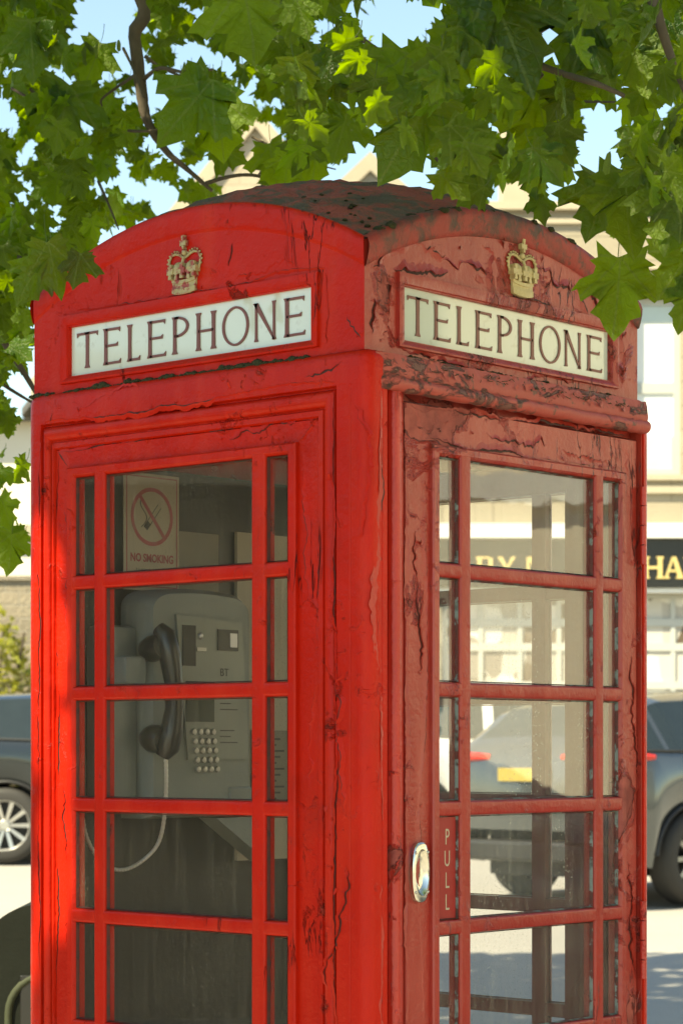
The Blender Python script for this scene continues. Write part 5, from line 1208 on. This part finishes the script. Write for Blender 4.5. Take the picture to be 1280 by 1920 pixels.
LOW = [(-200, 1040), (44, 1040), (52, 560), (80, 548), (150, 545), (180, 470), (260, 420), (330, 395), (400, 378), (430, 362), (560, 356), (700, 350), (740, 340), (820, 375), (900, 392), (1030, 402), (1075, 400), (1110, 460), (1180, 470), (1285, 560), (1500, 600)]
def lowy(x):
    for (a, b) in zip(LOW[:-1], LOW[1:]):
        if x <= b[0]: return a[1] + (b[1] - a[1]) * (x - a[0]) / (b[0] - a[0])
    return 600
def project(v):
    r, s = rs(v); return 640 + FPX * r / s, 1405.4 - FPX * (v.z - EYE) / s, s
def clear(px, py, rad, k=1.0):
    for (gx, gy, rx, ry) in GAPS:
        if ((px - gx) / (rx * k + rad)) ** 2 + ((py - gy) / (ry * k + rad)) ** 2 < 1: return False
    return py + rad * 0.9 < lowy(px)
rng = random.Random(2024)
def orient(spread=1.0, toward=0.6):
    tip = Vector((0, 0, -1)) * rng.uniform(0.35, 1.2) + RV * rng.gauss(0, 0.55) * spread + FV * rng.gauss(-0.15, 0.5) * spread
    nor = -FV * rng.gauss(toward, 0.75) + RV * rng.gauss(0, 0.55) + Vector((0, 0, 1)) * rng.uniform(-0.1, 1.1)
    if rng.random() < 0.45: nor = FV * abs(rng.gauss(0.5, 0.5)) + RV * rng.gauss(0, 0.5) + Vector((0, 0, 1)) * rng.uniform(0.2, 1.2)
    return tip, nor
vis = []
def sprinkle(n, x0, x1, y0, y1, s0, s1, l0, l1, kill=1.0, kiosk_ok=False):
    made = 0; tries = 0; n = int(n * 1.25)
    while made < n and tries < n * 14:
        tries += 1
        px, py, s, L = rng.uniform(x0, x1), rng.uniform(y0, y1), rng.uniform(s0, s1), rng.uniform(l0, l1) * rng.uniform(0.72, 1.0)
        rad = L * FPX / s * 0.40
        if not clear(px, py, rad * kill): continue
        tip, nor = orient()
        vis.append((TP(W3(px, py, s)), L, tip, nor, min(1, max(0, rng.gauss(0.45, 0.36))))); made += 1
sprinkle(820, -60, 600, -60, 560, 5.6, 8.2, 0.06, 0.105, 0.75)
sprinkle(420, -80, 560, -60, 520, 6.5, 9.5, 0.06, 0.10, 0.6)
sprinkle(60, -60, 75, 540, 1040, 5.6, 7.0, 0.06, 0.10, 0.5)
sprinkle(90, -60, 90, 520, 800, 5.7, 7.4, 0.055, 0.095, 0.4)
sprinkle(24, -40, 165, 440, 545, 5.5, 6.2, 0.07, 0.10)
sprinkle(220, 540, 1340, -80, 470, 3.3, 4.3, 0.058, 0.092, 0.85)
sprinkle(300, 520, 1340, -80, 440, 5.6, 7.8, 0.07, 0.11, 0.75)
sprinkle(80, 520, 1340, -80, 330, 4.4, 5.4, 0.08, 0.13, 0.7)
def hero(px, py, s, lpx, ang, face=1, tilt=0.0, tint=0.5):
    """a leaf seen broadside: ang = tip direction from straight down towards the right"""
    tip = Vector((0, 0, -1)) * math.cos(R_(ang)) + RV * math.sin(R_(ang)) - FV * 0.12
    nor = (-FV * face) + RV * tilt + Vector((0, 0, 0.35))
    vis.append((TP(W3(px, py, s)), lpx * s / FPX, tip, nor, tint))
for h in [(1156, 552, 3.75, 156, -6, -1, 0.25, 0.75), (1178, 395, 3.6, 165, 4, -1, -0.2, 0.35), (1120, 385, 3.65, 120, -12, 1, 0.4, 0.3), (1262, 395, 3.5, 165, -10, -1, 0.3, 0.5), (1268, 510, 3.5, 130, -35, -1, 0.2, 0.55), (1285, 575, 3.5, 100, -20, -1, 0, 0.5),
          (352, 205, 5.3, 165, -38, 1, 0.45, 0.55), (412, 235, 5.4, 140, 8, -1, 0, 0.9), (468, 40, 4.6, 170, 10, -1, 0.2, 0.7), (770, 245, 3.9, 190, -32, 1, 0.2, 0.6), (748, 175, 4.0, 170, -12, -1, 0.1, 0.95), (850, 120, 3.8, 150, -5, -1, 0.3, 0.8), (950, 60, 3.6, 230, 20, 1, -0.2, 0.25), (1090, 60, 3.7, 170, -15, 1, 0.3, 0.3), (920, 45, 3.7, 170, -40, 1, 0, 0.4), (1010, 190, 3.8, 130, 10, -1, 0, 0.95), (1120, 110, 3.7, 130, 30, 1, 0.4, 0.3), (1000, 250, 3.9, 120, -10, -1, 0.2, 0.85), (905, 300, 4.6, 105, 12, 1, -0.2, 0.4), (860, 325, 4.6, 95, -30, 1, 0.2, 0.35), (1000, 330, 4.4, 85, 5, 1, 0.1, 0.4), (590, 300, 5.6, 110, -4, -1, 0.2, 0.6), (512, 310, 5.7, 90, 10, -1, 0, 0.6), (432, 292, 5.8, 70, 60, 1, 0, 0.2), (540, 335, 5.8, 70, -60, -1, 0, 0.7),
          (100, 500, 4.25, 110, 12, 1, 0.2, 0.35), (145, 505, 4.2, 70, -10, 1, -0.1, 0.3), (60, 520, 4.6, 100, -30, 1, 0.2, 0.5), (20, 1035, 5.6, 78, -5, -1, 0, 0.4), (12, 960, 5.8, 70, 20, -1, 0.2, 0.6), (120, 210, 5.8, 130, -8, 1, 0.3, 0.35), (60, 90, 5.6, 120, 5, 1, 0.2, 0.4), (175, 120, 5.9, 90, -20, -1, 0, 0.95), (1012, 392, 4.4, 62, 10, 1, 0.2, 0.5), (640, 250, 5.4, 110, -15, 1, 0.2, 0.25), (1230, 60, 3.7, 130, -10, 1, 0.2, 0.35), (1195, 120, 3.7, 120, 15, -1, 0.2, 0.6)]:
    hero(*h)
leaf_cloud('crown', M['leaf'], vis, tree, hi=True)
# winged seeds hanging in bunches
for (cx, cy, s, n, sp) in ((1225, 285, 3.5, 22, 50), (1190, 305, 3.55, 14, 35), (970, 290, 4.6, 10, 30), (175, 100, 5.9, 10, 30), (345, 140, 5.8, 8, 20), (1265, 240, 3.5, 10, 30)):
    seeds = []
    for k in range(n):
        tip = Vector((0, 0, -1)) + RV * rng.gauss(0, 0.6) + FV * rng.gauss(0, 0.4); nor = -FV + RV * rng.gauss(0, 0.6) + Vector((0, 0, rng.gauss(0, 0.5)))
        seeds.append((TP(W3(cx + rng.gauss(0, sp * .6), cy + rng.gauss(0, sp * .45), s + rng.uniform(-.03, .03))), rng.uniform(0.035, 0.05), tip, nor, rng.random()))
    leaf_cloud('seed_bunch', M['seed'], seeds, tree, hi=True, wing=True)
# unseen crown leaves above and around the frame, added to shade kiosk and roads
DAP = [(-0.375, 1.86, 0.030, 0.05), (-0.425, 1.73, 0.022, 0.10), (-0.35, 1.79, 0.02, 0.06), (-0.40, 1.60, 0.030, 0.09), (-0.425, 1.42, 0.02, 0.08), (-0.34, 1.45, 0.02, 0.035), (-0.37, 1.25, 0.028, 0.08), (-0.325, 1.20, 0.018, 0.07), (-0.38, 1.08, 0.02, 0.06), (-0.42, 0.98, 0.02, 0.08)]  # sunlit spots on the left face that the shading leaves leave open
def to_face(v):
    t = (v.y - YL) / TO_SUN.y; q = v - TO_SUN * t; return q.x, q.z, t
shade = []; tries = 0
TARGET = 500
while len(shade) < TARGET and tries < 90000:
    tries += 1
    r, s = rng.uniform(-8.5, 3.2), rng.uniform(-2.5, 11.5)
    e = ((r + 2.6) / 5.8) ** 2 + ((s - 4.6) / 6.9) ** 2
    if e > 1: continue
    top = 4.6 + 4.6 * math.sqrt(1 - e); bot = 3.3 + 0.6 * e
    z = rng.uniform(bot, top)
    v = P(r, s, z)
    L = rng.uniform(0.16, 0.24)
    if s > 0.3:
        px, py, ss = project(v)
        m = L * FPX / ss
        if -m < px < 1280 + m and py > -m and py < 1920 + m: continue
    u, zz, t = to_face(v)
    if t > -50 and any(abs(u - a) < c + 0.06 and abs(zz - b) < d + 0.05 for a, b, c, d in DAP): continue
    tip = RV * rng.gauss(0, 1) + FV * rng.gauss(0, 1) + Vector((0, 0, rng.uniform(-1.3, -0.1))); nor = Vector((rng.gauss(0, 0.45), rng.gauss(0, 0.45), 1))
    shade.append((TP(v), L, tip, nor, rng.random()))
for k in range(9000):  # more leaves set along sun rays aimed at kiosk, road and side road
    c = rng.random()
    if k > 2600: c = 1.0
    q = (P(rng.uniform(0.3, 3.6), rng.uniform(8.5, 15.0), 0.1) if k < 7200 else P(rng.uniform(2.0, 8.5), rng.uniform(2.5, 8.5), 0.1)) if k > 2600 else Vector((rng.uniform(XL - .1, XH + .3), rng.uniform(YL - 0.15, YH + 0.4), rng.uniform(0.2, 2.5))) if c < 0.6 else P(rng.uniform(-1.2, 1.6), rng.uniform(3.2, 7.0), rng.uniform(1.8, 3.2))
    z = rng.uniform(4.2, 8.0); v = q + TO_SUN * ((z - q.z) / TO_SUN.z); u, zz, t = to_face(v)
    if any(abs(u - a) < cc + 0.06 and abs(zz - b) < d + 0.05 for a, b, cc, d in DAP): continue
    L = rng.uniform(0.15, 0.22); r, s = rs(v)
    if s > 0.3:
        px, py, ss = project(v)
        if py > -L * FPX / ss and -200 < px < 1480: continue
    shade.append((TP(v), L, RV * rng.gauss(0, 1) + FV * rng.gauss(0, 1) + Vector((0, 0, -0.6)), Vector((rng.gauss(0, 0.4), rng.gauss(0, 0.4), 0)) + TO_SUN, rng.random()))
leaf_cloud('shade_leaves', M['leaf'], shade, tree, hi=False)

# ------------------------------------------------------------------ shrubs at the left edge
def shrub(label, r, s, top, wdt, mat, n, seed, L=0.11):
    o = empty('shrub', P(r, s, gz(s) - 0.05)); tag(o, label, 'shrub', 'shrubs along the rubble wall'); rg = random.Random(seed); it = []
    h = top - gz(s)
    for k in range(n):
        a = rg.uniform(0, 6.28); q = rg.random() ** 0.5; z = rg.uniform(0.05, 1) 
        w = wdt * (0.55 + 0.45 * math.sin(z * 2.6)) * (1 + 0.25 * math.sin(a * 3 + seed) + 0.15 * math.sin(z * 11))
        it.append((Vector((q * w * math.cos(a), q * w * math.sin(a), z * h * (1 - 0.22 * q * q))), L * rg.uniform(0.7, 1.3), Vector((rg.gauss(0, 1), rg.gauss(0, 1), rg.gauss(-0.2, 0.7))), Vector((rg.gauss(0, .6), rg.gauss(0, .6), 1)), rg.random()))
    leaf_cloud('foliage', mat, it, o, hi=False)
    mb = MB()
    for k in range(7):
        a = rg.uniform(0, 6.28); mb.tube([(0.1 * math.cos(a), 0.1 * math.sin(a), 0), (wdt * 0.4 * math.cos(a), wdt * 0.4 * math.sin(a), h * 0.5), (wdt * 0.7 * math.cos(a), wdt * 0.7 * math.sin(a), h * 0.85)], [0.03, 0.02, 0.008], 6)
    mb.build('stems', M['bark'], o)
shrub('yellow-green shrub in front of the rubble wall, tallest at the left edge', -4.15, 28.5, 3.25, 0.62, M['shrub'], 900, 3)
shrub('brown twiggy shrub low beside the yellow-green shrub', -3.75, 28.0, 2.5, 0.5, M['shrub_dark'], 420, 5, 0.09)
shrub('second yellow-green shrub further left along the rubble wall', -6.2, 28.6, 2.7, 0.8, M['shrub'], 400, 8)

# ------------------------------------------------------------------ unseen dark block left of the viewer, added for the side window to mirror
sh = empty('reflection_block', P(-9.4, 4, gz(4) - 0.02)); sh.rotation_euler = (0, 0, YAW + R_(90)); tag(sh, 'unseen dark plank block with pale boards, added for the reflection in the kiosk side window', 'mirrored block')
def planks():
    n = NT('dark planks'); co = n.co('Object', scale=(6.5, 1, 0.25)); a = n.noise(co, 1.6, 5, 0.6)
    return n.fin(n.mix(a, (0.012, 0.011, 0.008), (0.045, 0.038, 0.026)), 0.8, n.bump(a, 0.8, 0.01))
mb = MB(); mb.box(-14, 14, -0.6, 3.0, 0, 3.0); mb.build('wall', planks(), sh)
for za, zb in ((2.86, 2.99), (3.06, 3.14)):  # boards added to show as pale bands in the side window's reflection
    mb = MB(); mb.box(-14.2, 14.2, -0.72, -0.62, za, zb, 0.01); mb.build('pale_board', M['white_paint'], sh)
mb = MB(); mb.prism([(-14.3, -0.85, 3.01), (-14.3, 3.2, 4.2), (-14.3, 3.2, 3.01)], (28.6, 0, 0)); mb.build('roof', M['slate'], sh)
